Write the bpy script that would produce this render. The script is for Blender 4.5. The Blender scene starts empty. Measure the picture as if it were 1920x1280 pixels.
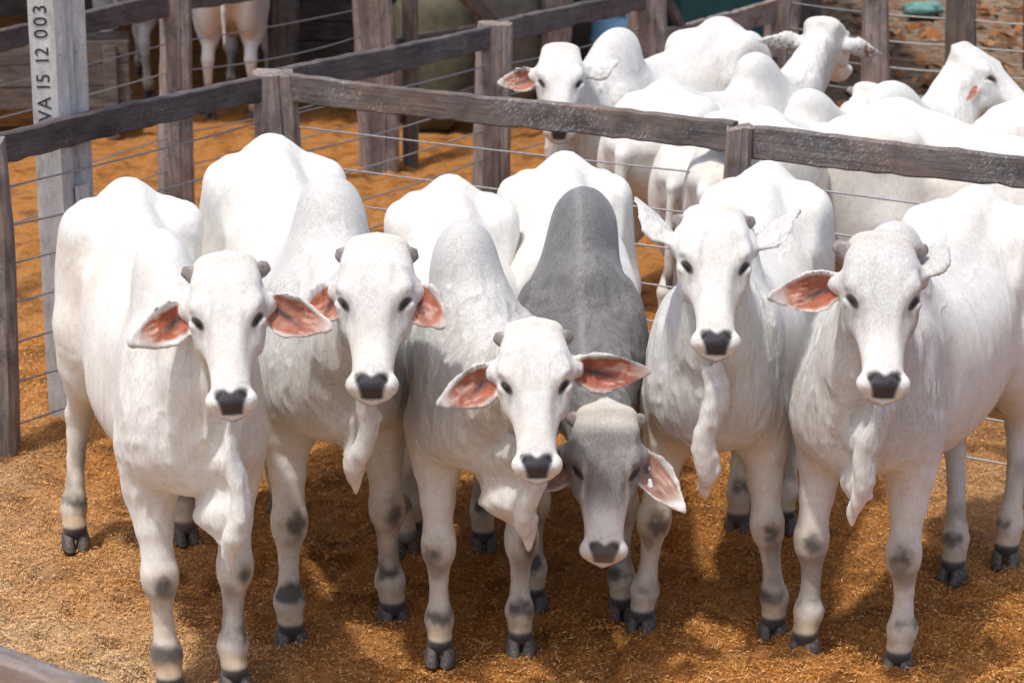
import bpy, math, random
import numpy as np
from mathutils import Vector, Matrix

random.seed(7)
RNG = np.random.default_rng(11)
SC = bpy.context.scene
COL = SC.collection
R = math.radians

# ------------------------------------------------------------------ camera, sky, sun, exposure
cam_d = bpy.data.cameras.new('camera')
cam = bpy.data.objects.new('camera', cam_d)
COL.objects.link(cam)
cam.location = (0, 0, 3.3)
cam.rotation_euler = (R(75), 0, 0)
cam_d.sensor_width = 36
cam_d.lens = 82.5
cam_d.clip_end = 2000
cam_d.dof.use_dof = True
cam_d.dof.focus_distance = 8.15
cam_d.dof.aperture_fstop = 5.0
SC.camera = cam

SUN_EL, SUN_AZ = 70.0, 224.0      # azimuth clockwise from +Y: light comes from the left, a little in front
az, el = R(SUN_AZ), R(SUN_EL)
sdir = Vector((math.sin(az) * math.cos(el), math.cos(az) * math.cos(el), math.sin(el)))
world = bpy.data.worlds.new('World')
SC.world = world
world.use_nodes = True
wn = world.node_tree.nodes
sky = wn.new('ShaderNodeTexSky')
sky.sky_type = 'NISHITA'
sky.sun_disc = False
sky.sun_elevation = el
sky.sun_rotation = az
sky.air_density = 0.8
sky.dust_density = 3.5
sky.ozone_density = 0.6
wn['Background'].inputs['Strength'].default_value = 0.15
world.node_tree.links.new(sky.outputs['Color'], wn['Background'].inputs['Color'])
sun_d = bpy.data.lights.new('sun', 'SUN')
sun_d.energy = 2.1
sun_d.angle = R(3.0)
sun_d.color = (1.0, 0.965, 0.92)
sun = bpy.data.objects.new('sun', sun_d)
COL.objects.link(sun)
sun.rotation_euler = sdir.to_track_quat('Z', 'Y').to_euler()
SC.view_settings.view_transform = 'Standard'
SC.view_settings.look = 'None'
SC.view_settings.exposure = 0.46
SC.view_settings.gamma = 1.0
SC.cycles.use_denoising = True
SC.cycles.max_bounces = 6

# ------------------------------------------------------------------ helpers
def link(o, parent=None):
    COL.objects.link(o)
    if parent is not None:
        o.parent = parent
    return o

def tag(o, label=None, cat=None, group=None, kind=None):
    if label: o['label'] = label
    if cat: o['category'] = cat
    if group: o['group'] = group
    if kind: o['kind'] = kind
    return o

def empty(name, loc=(0, 0, 0), rz=0.0, scale=1.0):
    o = bpy.data.objects.new(name, None)
    o.empty_display_size = 0.1
    o.location = loc
    o.rotation_euler = (0, 0, rz)
    o.scale = (scale,) * 3
    return link(o)

def mesh_obj(name, verts, faces, mat, parent=None, smooth=False):
    me = bpy.data.meshes.new(name)
    me.from_pydata([tuple(v) for v in verts], [], faces)
    if smooth:
        me.shade_smooth()
    if mat: me.materials.append(mat)
    me.update()
    return link(bpy.data.objects.new(name, me), parent)

def np_mesh(name, V, Q):
    """fast mesh from numpy verts (n,3) and quads (m,4) or tris (m,3)"""
    me = bpy.data.meshes.new(name)
    n, m, k = len(V), len(Q), Q.shape[1]
    me.vertices.add(n)
    me.vertices.foreach_set('co', np.ascontiguousarray(V, np.float32).ravel())
    me.loops.add(m * k)
    me.loops.foreach_set('vertex_index', np.ascontiguousarray(Q, np.int32).ravel())
    me.polygons.add(m)
    me.polygons.foreach_set('loop_start', np.arange(0, m * k, k, dtype=np.int32))
    me.update(calc_edges=True)
    return me

def set_col(me, name, C):
    a = me.color_attributes.new(name, 'FLOAT_COLOR', 'POINT')
    C4 = np.ones((len(C), 4), np.float32)
    C4[:, :C.shape[1]] = C
    a.data.foreach_set('color', C4.ravel())

def smooth01(x, a, b):
    t = np.clip((x - a) / (b - a), 0, 1)
    return t * t * (3 - 2 * t)

def spline(x, xs, ys):
    """Catmull-Rom through (xs, ys), clamped outside"""
    xs = np.asarray(xs, float); ys = np.asarray(ys, float)
    m = np.gradient(ys, xs)
    x = np.clip(x, xs[0], xs[-1])
    i = np.clip(np.searchsorted(xs, x) - 1, 0, len(xs) - 2)
    h = xs[i + 1] - xs[i]
    t = (x - xs[i]) / h
    return ((2*t**3 - 3*t**2 + 1) * ys[i] + (t**3 - 2*t**2 + t) * h * m[i]
            + (-2*t**3 + 3*t**2) * ys[i+1] + (t**3 - t**2) * h * m[i+1])

_LAT = RNG.random((32, 32, 32)).astype(np.float32)
def noise3(P, freq):
    """value noise, P (n,3) -> (n,) in 0..1"""
    q = P * freq
    i = np.floor(q).astype(int)
    f = q - i
    f = f * f * (3 - 2 * f)
    out = 0
    for dx in (0, 1):
        for dy in (0, 1):
            for dz in (0, 1):
                w = ((f[:, 0] if dx else 1 - f[:, 0]) * (f[:, 1] if dy else 1 - f[:, 1])
                     * (f[:, 2] if dz else 1 - f[:, 2]))
                out = out + w * _LAT[(i[:, 0] + dx) % 32, (i[:, 1] + dy) % 32, (i[:, 2] + dz) % 32]
    return out

# ------------------------------------------------------------------ material helpers
def new_mat(name):
    m = bpy.data.materials.new(name)
    m.use_nodes = True
    nt = m.node_tree
    return m, nt, nt.nodes['Principled BSDF']

def nd(nt, t, **kw):
    n = nt.nodes.new(t)
    for k, v in kw.items():
        setattr(n, k, v)
    return n

def ramp(nt, fac, stops):
    r = nd(nt, 'ShaderNodeValToRGB')
    e = r.color_ramp.elements
    while len(e) < len(stops): e.new(0.5)
    for el_, (p, c) in zip(e, stops):
        el_.position = p
        el_.color = c if len(c) == 4 else (*c, 1)
    nt.links.new(fac, r.inputs[0])
    return r.outputs[0]

def tex(nt, vec, kind, scale, detail=4, rough=0.55, mapscale=None):
    if mapscale is not None:
        mp = nd(nt, 'ShaderNodeMapping')
        mp.inputs['Scale'].default_value = mapscale
        nt.links.new(vec, mp.inputs['Vector'])
        vec = mp.outputs[0]
    n = nd(nt, kind)
    n.inputs['Scale'].default_value = scale
    if kind == 'ShaderNodeTexNoise':
        n.inputs['Detail'].default_value = detail
        n.inputs['Roughness'].default_value = rough
    nt.links.new(vec, n.inputs['Vector'])
    return n

def mix(nt, fac, a, b, mode='MIX'):
    n = nd(nt, 'ShaderNodeMix', data_type='RGBA', blend_type=mode)
    for s, v in ((n.inputs['Factor'], fac), (n.inputs['A'], a), (n.inputs['B'], b)):
        if hasattr(v, 'links'): nt.links.new(v, s)
        elif isinstance(v, tuple): s.default_value = v if len(v) == 4 else (*v, 1)
        else: s.default_value = v
    return n.outputs['Result']

def math_n(nt, op, a, b=0.0):
    n = nd(nt, 'ShaderNodeMath', operation=op)
    for s, v in ((n.inputs[0], a), (n.inputs[1], b)):
        if hasattr(v, 'links'): nt.links.new(v, s)
        else: s.default_value = v
    return n.outputs[0]

def bump(nt, bsdf, height, strength, dist=0.01, prev=None):
    b = nd(nt, 'ShaderNodeBump')
    b.inputs['Strength'].default_value = strength
    b.inputs['Distance'].default_value = dist
    nt.links.new(height, b.inputs['Height'])
    if prev is not None: nt.links.new(prev, b.inputs['Normal'])
    nt.links.new(b.outputs[0], bsdf.inputs['Normal'])
    return b.outputs[0]

MATS = {}
def wood_mat(name, dark, light, warm, scratch=0.0, warm_amt=0.35):
    """weathered timber; grain runs along local X"""
    m, nt, b = new_mat(name)
    tc = nd(nt, 'ShaderNodeTexCoord').outputs['Object']
    oi = nd(nt, 'ShaderNodeObjectInfo')
    off = nd(nt, 'ShaderNodeVectorMath', operation='ADD')
    sc = nd(nt, 'ShaderNodeVectorMath', operation='SCALE')
    cmb = nd(nt, 'ShaderNodeCombineXYZ')
    for i in range(3): nt.links.new(oi.outputs['Random'], cmb.inputs[i])
    nt.links.new(cmb.outputs[0], sc.inputs[0]); sc.inputs['Scale'].default_value = 37.0
    nt.links.new(tc, off.inputs[0]); nt.links.new(sc.outputs[0], off.inputs[1])
    v = off.outputs[0]
    grain = tex(nt, v, 'ShaderNodeTexNoise', 9, 8, 0.65, (0.35, 6, 6)).outputs[0]
    big = tex(nt, v, 'ShaderNodeTexNoise', 2.2, 5, 0.6, (0.8, 2.5, 2.5)).outputs[0]
    c = ramp(nt, grain, [(0.25, dark), (0.5, tuple(0.5 * (x + y) for x, y in zip(dark, light))), (0.78, light)])
    blo = tex(nt, v, 'ShaderNodeTexNoise', 6.5, 6, 0.75, (0.7, 1.2, 1.2)).outputs[0]
    c = mix(nt, 1.0, c, ramp(nt, blo, [(0.32, (0.45, 0.44, 0.44)), (0.5, (1, 1, 1)), (0.68, (1.6, 1.55, 1.5))]), 'MULTIPLY')
    wm = math_n(nt, 'MULTIPLY', ramp(nt, big, [(0.48, (0, 0, 0)), (0.68, (1, 1, 1))]), warm_amt)
    c = mix(nt, wm, c, warm)
    if scratch > 0:
        vr = nd(nt, 'ShaderNodeVectorRotate', rotation_type='Y_AXIS')
        vr.inputs['Angle'].default_value = 0.75
        nt.links.new(v, vr.inputs['Vector'])
        s1n = tex(nt, vr.outputs[0], 'ShaderNodeTexNoise', 34, 5, 0.75, (0.6, 1, 2.4))
        s1n.inputs['Distortion'].default_value = 2.2
        s1 = s1n.outputs[0]
        s2 = tex(nt, v, 'ShaderNodeTexNoise', 3.0, 3, 0.6).outputs[0]
        f = math_n(nt, 'MULTIPLY', ramp(nt, s1, [(0.55, (0, 0, 0)), (0.63, (1, 1, 1))]),
                   ramp(nt, s2, [(0.44, (0, 0, 0)), (0.56, (1, 1, 1))]))
        c = mix(nt, math_n(nt, 'MULTIPLY', f, scratch), c, (0.50, 0.49, 0.48))
    # pale sun-bleached top edges
    g = nd(nt, 'ShaderNodeNewGeometry')
    nt.links.new(c, b.inputs['Base Color'])
    b.inputs['Roughness'].default_value = 0.85
    crack = tex(nt, v, 'ShaderNodeTexNoise', 14, 6, 0.7, (0.18, 5, 5)).outputs[0]
    h = math_n(nt, 'ADD', grain, math_n(nt, 'MULTIPLY', ramp(nt, crack, [(0.33, (0, 0, 0)), (0.40, (1, 1, 1))]), 0.7))
    bump(nt, b, h, 0.6, 0.006)
    return m

MATS['rail'] = wood_mat('weathered_rail_wood', (0.045, 0.038, 0.036), (0.18, 0.155, 0.145), (0.24, 0.135, 0.08), 0.9, 0.45)
MATS['rail_dark'] = wood_mat('dark_rail_wood', (0.034, 0.029, 0.030), (0.125, 0.108, 0.104), (0.15, 0.092, 0.065), 0.25, 0.3)
MATS['post'] = wood_mat('hewn_post_wood', (0.08, 0.066, 0.060), (0.32, 0.275, 0.255), (0.27, 0.165, 0.105), 0.3, 0.55)
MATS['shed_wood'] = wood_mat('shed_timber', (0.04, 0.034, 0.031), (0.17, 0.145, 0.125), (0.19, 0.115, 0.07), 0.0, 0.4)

def plain_mat(name, col, rough=0.6, metal=0.0, nscale=30, namt=0.25, bs=0.2):
    m, nt, b = new_mat(name)
    tc = nd(nt, 'ShaderNodeTexCoord').outputs['Object']
    n = tex(nt, tc, 'ShaderNodeTexNoise', nscale, 6, 0.65).outputs[0]
    lo = tuple(x * (1 - namt) for x in col); hi = tuple(min(1, x * (1 + namt)) for x in col)
    nt.links.new(ramp(nt, n, [(0.3, lo), (0.7, hi)]), b.inputs['Base Color'])
    b.inputs['Roughness'].default_value = rough
    b.inputs['Metallic'].default_value = metal
    if bs: bump(nt, b, n, bs, 0.004)
    return m
MATS['wire'] = plain_mat('galvanised_cable', (0.36, 0.37, 0.37), 0.5, 0.7, 120, 0.4, 0.3)
MATS['bolt'] = plain_mat('rusty_bolt', (0.22, 0.07, 0.035), 0.8, 0.2, 60, 0.4)
MATS['horn'] = plain_mat('horn', (0.25, 0.22, 0.205), 0.75, 0, 45, 0.5, 0.7)
MATS['hoof'] = plain_mat('hoof', (0.075, 0.068, 0.064), 0.6, 0, 55, 0.75, 0.6)
nt_h = MATS['hoof'].node_tree; b_h = nt_h.nodes['Principled BSDF']
src_ = b_h.inputs['Base Color'].links[0].from_socket
tc_h = nd(nt_h, 'ShaderNodeTexCoord').outputs['Object']
nz_h = tex(nt_h, tc_h, 'ShaderNodeTexNoise', 70, 5, 0.7).outputs[0]
nt_h.links.new(mix(nt_h, ramp(nt_h, nz_h, [(0.52, (0, 0, 0)), (0.66, (0.75, 0.75, 0.75))]), src_, (0.26, 0.15, 0.065)), b_h.inputs['Base Color'])
MATS['switch'] = plain_mat('tail_hair', (0.20, 0.055, 0.03), 0.7, 0, 90, 0.6, 0.8)

m, nt, b = new_mat('eye')
b.inputs['Base Color'].default_value = (0.012, 0.008, 0.007, 1)
b.inputs['Roughness'].default_value = 0.25
b.inputs['Specular IOR Level'].default_value = 0.35
MATS['eye'] = m

# coat: colour comes from the animal's own markings (point colour), plus hair stipple and wrinkles
m, nt, b = new_mat('zebu_coat')
at_c = nd(nt, 'ShaderNodeAttribute', attribute_name='coat')
at_m = nd(nt, 'ShaderNodeAttribute', attribute_name='mask')
sep = nd(nt, 'ShaderNodeSeparateColor')
nt.links.new(at_m.outputs['Color'], sep.inputs[0])
tc = nd(nt, 'ShaderNodeTexCoord').outputs['Object']
hair = tex(nt, tc, 'ShaderNodeTexNoise', 150, 5, 0.75, (1, 1, 0.3)).outputs[0]
blot = tex(nt, tc, 'ShaderNodeTexNoise', 7, 5, 0.6).outputs[0]
spk = tex(nt, tc, 'ShaderNodeTexNoise', 330, 2, 0.6).outputs[0]
dark = mix(nt, 1.0, at_c.outputs['Color'], ramp(nt, hair, [(0.30, (0.52, 0.52, 0.53)), (0.68, (1.20, 1.19, 1.17))]), 'MULTIPLY')
hair2 = ramp(nt, hair, [(0.32, (0.875, 0.87, 0.86)), (0.62, (1.04, 1.04, 1.04))])
mot = tex(nt, tc, 'ShaderNodeTexNoise', 28, 7, 0.7).outputs[0]
c0 = mix(nt, 1.0, at_c.outputs['Color'], hair2, 'MULTIPLY')
c0 = mix(nt, 1.0, c0, ramp(nt, mot, [(0.30, (0.90, 0.88, 0.845)), (0.55, (1.02, 1.02, 1.02))]), 'MULTIPLY')
c = mix(nt, sep.outputs[1], c0, dark)
c = mix(nt, 1.0, c, ramp(nt, blot, [(0.3, (0.93, 0.92, 0.895)), (0.7, (1.03, 1.03, 1.03))]), 'MULTIPLY')
nt.links.new(c, b.inputs['Base Color'])
rr = nd(nt, 'ShaderNodeMapRange'); rr.inputs['To Min'].default_value = 0.68; rr.inputs['To Max'].default_value = 0.30
nt.links.new(sep.outputs[2], rr.inputs['Value'])
nt.links.new(rr.outputs[0], b.inputs['Roughness'])
b.inputs['Specular IOR Level'].default_value = 0.25
b.inputs['Sheen Weight'].default_value = 0.12
b.inputs['Sheen Roughness'].default_value = 0.6
wrk = tex(nt, tc, 'ShaderNodeTexNoise', 26, 3, 0.5, (1.0, 1.0, 0.14)).outputs[0]
wh = math_n(nt, 'MULTIPLY', wrk, sep.outputs[0])
n1 = bump(nt, b, wh, 0.8, 0.022)
furb = tex(nt, tc, 'ShaderNodeTexNoise', 85, 4, 0.7, (1, 1, 0.3)).outputs[0]
n2 = bump(nt, b, furb, 0.35, 0.007, n1)
vp = tex(nt, tc, 'ShaderNodeTexVoronoi', 260)
n3_ = bump(nt, b, math_n(nt, 'MULTIPLY', vp.outputs['Distance'], sep.outputs[2]), 0.6, 0.004, n2)
MATS['coat'] = m

# ------------------------------------------------------------------ implicit surfaces for the animals
def smin(a, b_, k):
    h = np.maximum(k - np.abs(a - b_), 0) / k
    return np.minimum(a, b_) - h * h * (k * 0.25)
def smax(a, b_, k):
    h = np.maximum(k - np.abs(a - b_), 0) / k
    return np.maximum(a, b_) + h * h * (k * 0.25)

class Field:
    def __init__(self, xs, ys, zs):
        self.ax = [np.asarray(a, np.float32) for a in (xs, ys, zs)]
        self.D = np.full((len(xs), len(ys), len(zs)), 1.0, np.float32)
    def box(self, lo, hi):
        sl = []
        for a, l, h in zip(self.ax, lo, hi):
            i0 = max(0, np.searchsorted(a, l) - 1); i1 = min(len(a), np.searchsorted(a, h) + 1)
            sl.append(slice(i0, max(i1, i0)))
        sl = tuple(sl)
        X = self.ax[0][sl[0]][:, None, None]; Y = self.ax[1][sl[1]][None, :, None]; Z = self.ax[2][sl[2]][None, None, :]
        return sl, X, Y, Z
    def put(self, lo, hi, fn, k, sub=False):
        m_ = k + 0.02
        sl, X, Y, Z = self.box([v - m_ for v in lo], [v + m_ for v in hi])
        if any(s.stop <= s.start for s in sl): return
        d = fn(X, Y, Z).astype(np.float32)
        self.D[sl] = smax(self.D[sl], -d, k) if sub else smin(self.D[sl], d, k)
    def ell(self, c, r, k=0.05, sub=False, rot=None):
        rm = max(r)
        def fn(X, Y, Z):
            x, y, z = X - c[0], Y - c[1], Z - c[2]
            if rot is not None:
                x, y, z = (rot[i][0] * x + rot[i][1] * y + rot[i][2] * z for i in range(3))
            q = (x / r[0])**2 + (y / r[1])**2 + (z / r[2])**2
            g = (x / r[0]**2)**2 + (y / r[1]**2)**2 + (z / r[2]**2)**2
            k0 = np.sqrt(q); k1 = np.sqrt(g) + 1e-9
            return np.where(q < 1e-6, -min(r), k0 * (k0 - 1) / k1)
        e = [rm] * 3 if rot is not None else r
        self.put([c[i] - e[i] for i in range(3)], [c[i] + e[i] for i in range(3)], fn, k, sub)
    def chain(self, pts, rad, k=0.03, kin=0.02, flat=1.0):
        """tapered capsules through pts; flat scales distance across x"""
        pts = [np.array(p, float) for p in pts]
        rm = max(rad)
        lo = np.min(pts, 0) - rm; hi = np.max(pts, 0) + rm
        def fn(X, Y, Z):
            out = None
            for a, b2, ra, rb in zip(pts[:-1], pts[1:], rad[:-1], rad[1:]):
                ab = b2 - a; L2 = float(ab @ ab) + 1e-9
                x, y, z = X - a[0], Y - a[1], Z - a[2]
                t = np.clip((x * ab[0] + y * ab[1] + z * ab[2]) / L2, 0, 1)
                d = np.sqrt(((x - t * ab[0]) / flat)**2 + (y - t * ab[1])**2 + (z - t * ab[2])**2) - (ra + (rb - ra) * t)
                out = d if out is None else smin(out, d, kin)
            return out
        self.put(lo, hi, fn, k)
    def mesh(self):
        D = self.D
        S = D < 0
        nx, ny, nz = S.shape
        cnt = np.zeros((nx-1, ny-1, nz-1), np.int8)
        for i in (0, 1):
            for j in (0, 1):
                for l in (0, 1):
                    cnt += S[i:nx-1+i, j:ny-1+j, l:nz-1+l]
        ci, cj, ck = np.nonzero((cnt > 0) & (cnt < 8))
        n = len(ci)
        idx = np.full(cnt.shape, -1, np.int32)
        idx[ci, cj, ck] = np.arange(n)
        corner = {}
        for i in (0, 1):
            for j in (0, 1):
                for l in (0, 1):
                    corner[i, j, l] = D[ci+i, cj+j, ck+l].astype(np.float64)
        acc = np.zeros((n, 3)); num = np.zeros(n)
        ks = list(corner)
        for a in ks:
            for ax in range(3):
                if a[ax] == 0:
                    b2 = list(a); b2[ax] = 1; b2 = tuple(b2)
                    va, vb = corner[a], corner[b2]
                    cr = (va < 0) != (vb < 0)
                    t = np.where(cr, va / (va - vb + 1e-12), 0)
                    for q in range(3):
                        acc[:, q] += np.where(cr, a[q] + (t if q == ax else 0), 0)
                    num += cr
        P = acc / num[:, None] + np.stack([ci, cj, ck], 1)
        V = np.stack([np.interp(P[:, q], np.arange(len(self.ax[q])), self.ax[q]) for q in range(3)], 1)
        quads = []
        for ax in range(3):
            o1, o2 = [(1, 2), (2, 0), (0, 1)][ax]
            a = S.take(range(0, S.shape[ax]-1), ax); b2 = S.take(range(1, S.shape[ax]), ax)
            e = np.stack(np.nonzero(a != b2), 1)
            ok = (e[:, o1] > 0) & (e[:, o2] > 0) & (e[:, o1] < S.shape[o1]-1) & (e[:, o2] < S.shape[o2]-1)
            e = e[ok]
            ins = S[e[:, 0], e[:, 1], e[:, 2]]
            def c(d1, d2):
                q = e.copy(); q[:, o1] -= d1; q[:, o2] -= d2
                return idx[q[:, 0], q[:, 1], q[:, 2]]
            qd = np.stack([c(1, 1), c(0, 1), c(0, 0), c(1, 0)], 1)
            qd[~ins] = qd[~ins][:, ::-1]
            quads.append(qd)
        Q = np.concatenate(quads)
        Q = Q[(Q >= 0).all(1)]
        # light smoothing
        for _ in range(2):
            s = np.zeros_like(V); w = np.zeros(len(V))
            for a, b2 in ((0, 1), (1, 2), (2, 3), (3, 0)):
                for q in range(3):
                    s[:, q] += np.bincount(Q[:, a], V[Q[:, b2], q], len(V)) + np.bincount(Q[:, b2], V[Q[:, a], q], len(V))
                w += np.bincount(Q[:, a], minlength=len(V)) + np.bincount(Q[:, b2], minlength=len(V))
            V = V + 0.45 * (s / w[:, None] - V)
        return V, Q

def vnormals(V, Q):
    fn = np.cross(V[Q[:, 2]] - V[Q[:, 0]], V[Q[:, 3]] - V[Q[:, 1]])
    N = np.zeros_like(V)
    for c_ in range(4):
        for q in range(3):
            N[:, q] += np.bincount(Q[:, c_], fn[:, q], len(V))
    return N / (np.linalg.norm(N, axis=1, keepdims=True) + 1e-12)

def axis(lo, hi, parts, coarse):
    """grid line positions, fine (step) inside the listed (a, b, step) spans"""
    out = [lo]
    while out[-1] < hi:
        x = out[-1]; st = coarse
        for a, b2, s in parts:
            if a <= x < b2: st = min(st, s)
            elif x < a and x + st > a: st = max(a - x, s * 0.7)
        out.append(x + st)
    return np.array(out)

def unit(v):
    v = np.array(v, float); return v / np.linalg.norm(v)

def earcup(t, q):
    up = np.where(q < 0, 0.078, 0.034) * (1.12 - t)
    return up * np.minimum(q * q, 1.3) - 0.020 * (1 - t) + 0.012 * t * t

# ------------------------------------------------------------------ the zebu builder
def zebu(name, label, group, loc, yaw, scale, poll, muzzle, face_yaw, feet, ears, horn=(0.06, 0.85, -0.45, 0.035),
         dewx=None, gray=0.1, face_gray=0.0, gray_col=(0.30, 0.30, 0.31), hump=(0.0, 1.0), hump_w=0.115, dew=(0.0, 0.60), fine=0.0058, mid=0.0110,
         stretch=1.0, seed=1, width=1.0, tail=True, scrotum=False, lid=0.0, dark_face=False, legs_dark=1.0, tail_side=0.0, switch=False, ear_col=(0.34, 0.090, 0.040)):
    """world inputs: poll / muzzle points, four foot points (fore -x, fore +x, hind -x, hind +x)"""
    M = Matrix.Translation(Vector((loc[0], loc[1], 0))) @ Matrix.Rotation(R(yaw), 4, 'Z') @ Matrix.Scale(scale, 4)
    Mi = M.inverted()
    L = lambda p: np.array(Mi @ Vector(p))
    rng = random.Random(seed)
    O = L(poll); mz = L(muzzle)
    a = unit(mz - O)
    fy = R(face_yaw) - R(yaw)
    r = np.array([math.cos(fy), math.sin(fy), 0.0]); r = unit(r - a * (r @ a))
    n = np.cross(a, r)
    if n @ np.array([math.sin(fy), -math.cos(fy), 0.2]) < 0: n = -n
    HL = np.linalg.norm(mz - O); hs = min(max(HL / 0.630, 0.84), 1.04)
    O = O + a * 0.030 * hs
    H = lambda u, s, w: O + (r * u + a * s + n * w) * hs
    ft = [L(p) if p is not None else None for p in feet]
    st = stretch
    sy = lambda y: y * st if y > 0.2 else y
    dflt = [(-0.17, 0.0, 0), (0.17, 0.0, 0), (-0.19, 1.48 * st, 0), (0.19, 1.48 * st, 0)]
    ft = [np.array(dflt[i]) if f is None else f for i, f in enumerate(ft)]
    # grid
    hp = [H(u, s, w) for u in (-0.42, 0.42) for s in (-0.06, 0.62) for w in (-0.28, 0.1)]
    hlo = np.min(hp, 0); hhi = np.max(hp, 0)
    ymin = min(hlo[1], -0.45, min(f[1] for f in ft) - 0.12)
    ymax = max(1.95 * st, max(f[1] for f in ft) + 0.2)
    xmin = min(hlo[0], -0.46, min(f[0] for f in ft) - 0.12); xmax = max(hhi[0], 0.46, max(f[0] for f in ft) + 0.12)
    xs = axis(xmin, xmax, [(hlo[0] + 0.02, hhi[0] - 0.02, fine)], mid)
    ys = axis(ymin, ymax, [(hlo[1] - 0.01, hhi[1] + 0.02, fine)], mid)
    zs = axis(-0.03, max(1.72, hhi[2] + 0.04), [(hlo[2], hhi[2], fine)], mid * 0.95)
    F = Field(xs, ys, zs)
    wd = width
    # trunk: y, top, bottom, half width
    T = np.array([(-0.27, 1.02, 0.95, 0.02), (-0.24, 1.09, 0.90, 0.08), (-0.16, 1.16, 0.80, 0.145), (-0.05, 1.22, 0.73, 0.180),
                  (0.10, 1.27, 0.69, 0.205), (0.30, 1.295, 0.645, 0.240), (0.55, 1.29, 0.605, 0.270), (0.80, 1.30, 0.60, 0.280),
                  (1.02, 1.325, 0.645, 0.272), (1.22, 1.37, 0.73, 0.252), (1.42, 1.385, 0.83, 0.238), (1.58, 1.355, 0.89, 0.20),
                  (1.70, 1.28, 0.96, 0.145), (1.78, 1.20, 1.05, 0.07), (1.80, 1.15, 1.10, 0.02)])
    Ty = np.array([sy(y) for y in T[:, 0]])
    def trunk(X, Y, Z):
        y = Y[0, :, 0]
        top = spline(y, Ty, T[:, 1])[None, :, None]; bot = spline(y, Ty, T[:, 2])[None, :, None]
        w_ = np.maximum(spline(y, Ty, T[:, 3]), 0.01)[None, :, None] * wd
        cz = bot + (top - bot) * 0.47; h = np.where(Z > cz, top - cz, cz - bot)
        h = np.maximum(h, 0.02)
        e = 2.25
        q = (np.abs(X / w_)**e + np.abs((Z - cz) / h)**e)**(1 / e)
        d = (q - 1) * np.minimum(w_, h)
        out = np.maximum(np.maximum(Ty[0] - Y, Y - Ty[-1]), 0)
        return d + out
    F.put((-0.34, -0.3, 0.5), (0.34, Ty[-1] + 0.02, 1.5), trunk, 0.02)
    # back bone ridge and hips
    F.chain([(0, sy(0.55), 1.265), (0, sy(1.0), 1.322), (0, sy(1.32), 1.432), (0, sy(1.45), 1.430), (0, sy(1.66), 1.325), (0, sy(1.77), 1.22)],
            [0.03, 0.035, 0.040, 0.040, 0.040, 0.032], 0.13, 0.03)
    for sd in (-1, 1):
        F.ell((sd * 0.212 * wd, sy(1.285), 1.322), (0.042, 0.085, 0.052), 0.10)
        F.chain([(0, sy(1.38), 1.400), (sd * 0.195 * wd, sy(1.31), 1.325)], [0.055, 0.058], 0.09)
        F.ell((sd * 0.09, sy(1.72), 1.20), (0.05, 0.07, 0.06), 0.09)
        F.ell((sd * 0.238 * wd, sy(1.105), 1.315), (0.055, 0.065, 0.10), 0.07, sub=True)
        F.ell((sd * 0.315 * wd, sy(1.16), 1.0), (0.05, 0.05, 0.20), 0.09, sub=True)
        F.ell((sd * 0.215 * wd, sy(1.36), 1.17), (0.055, 0.17, 0.18), 0.08)
        F.ell((sd * 0.165 * wd, sy(1.47), 1.03), (0.122, 0.245, 0.36), 0.10)
        F.ell((sd * 0.20 * wd, sy(1.33), 0.86), (0.095, 0.16, 0.22), 0.10)
        F.ell((sd * 0.178 * wd, 0.07, 0.97), (0.082, 0.17, 0.29), 0.08)      # shoulder
        F.ell((sd * 0.125 * wd, -0.04, 0.91), (0.105, 0.135, 0.165), 0.05)    # breast
        F.ell((sd * 0.285 * wd, 0.30, 1.0), (0.05, 0.055, 0.24), 0.07, sub=True)
    # legs
    rad_f = [0.108, 0.084, 0.063, 0.052, 0.057, 0.054, 0.040, 0.0340, 0.0340, 0.043, 0.049, 0.042, 0.046]
    zf = [0.86, 0.70, 0.58, 0.49, 0.43, 0.385, 0.335, 0.28, 0.22, 0.165, 0.13, 0.09, 0.062]
    fwd = [0.02, 0.02, 0.0, -0.015, -0.028, -0.025, -0.008, 0.0, 0.0, -0.004, -0.006, -0.018, -0.034]
    knees, fets = [], []
    for i in (0, 1):
        f = ft[i]; sx = (-0.165 if i == 0 else 0.165) * wd
        pts = []
        for z, dy in zip(zf, fwd):
            t = np.clip((0.9 - z) / 0.80, 0, 1)
            pts.append((sx + (f[0] - sx) * t, 0.05 + (f[1] + 0.02 - 0.05) * t + dy, z))
        F.chain(pts, rad_f, 0.055, 0.015)
        kp = np.array(pts[4]); fp = np.array(pts[10])
        for sd in (-1, 1):
            F.ell((kp[0] + sd * 0.040, kp[1] + 0.004, kp[2] - 0.005), (0.015, 0.030, 0.040), 0.03)
            F.ell((fp[0] + sd * 0.034, fp[1] + 0.012, fp[2] + 0.006), (0.014, 0.026, 0.026), 0.025)
            F.ell((fp[0] + sd * 0.030, fp[1] + 0.062, fp[2] - 0.004), (0.014, 0.016, 0.020), 0.012)
        F.chain([(kp[0], kp[1] + 0.05, kp[2] - 0.02), (fp[0], fp[1] + 0.045, fp[2] + 0.03)], [0.020, 0.020], 0.012)
        knees.append(np.array(pts[4])); fets.append(np.array(pts[10]))
    rad_h = [0.145, 0.112, 0.078, 0.053, 0.056, 0.043, 0.036, 0.036, 0.046, 0.052, 0.043, 0.050]
    zh = [0.92, 0.78, 0.67, 0.575, 0.51, 0.43, 0.33, 0.24, 0.17, 0.135, 0.09, 0.062]
    bk = [-0.16, -0.13, -0.05, 0.045, 0.085, 0.08, 0.065, 0.04, 0.018, 0.01, -0.010, -0.03]
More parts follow.
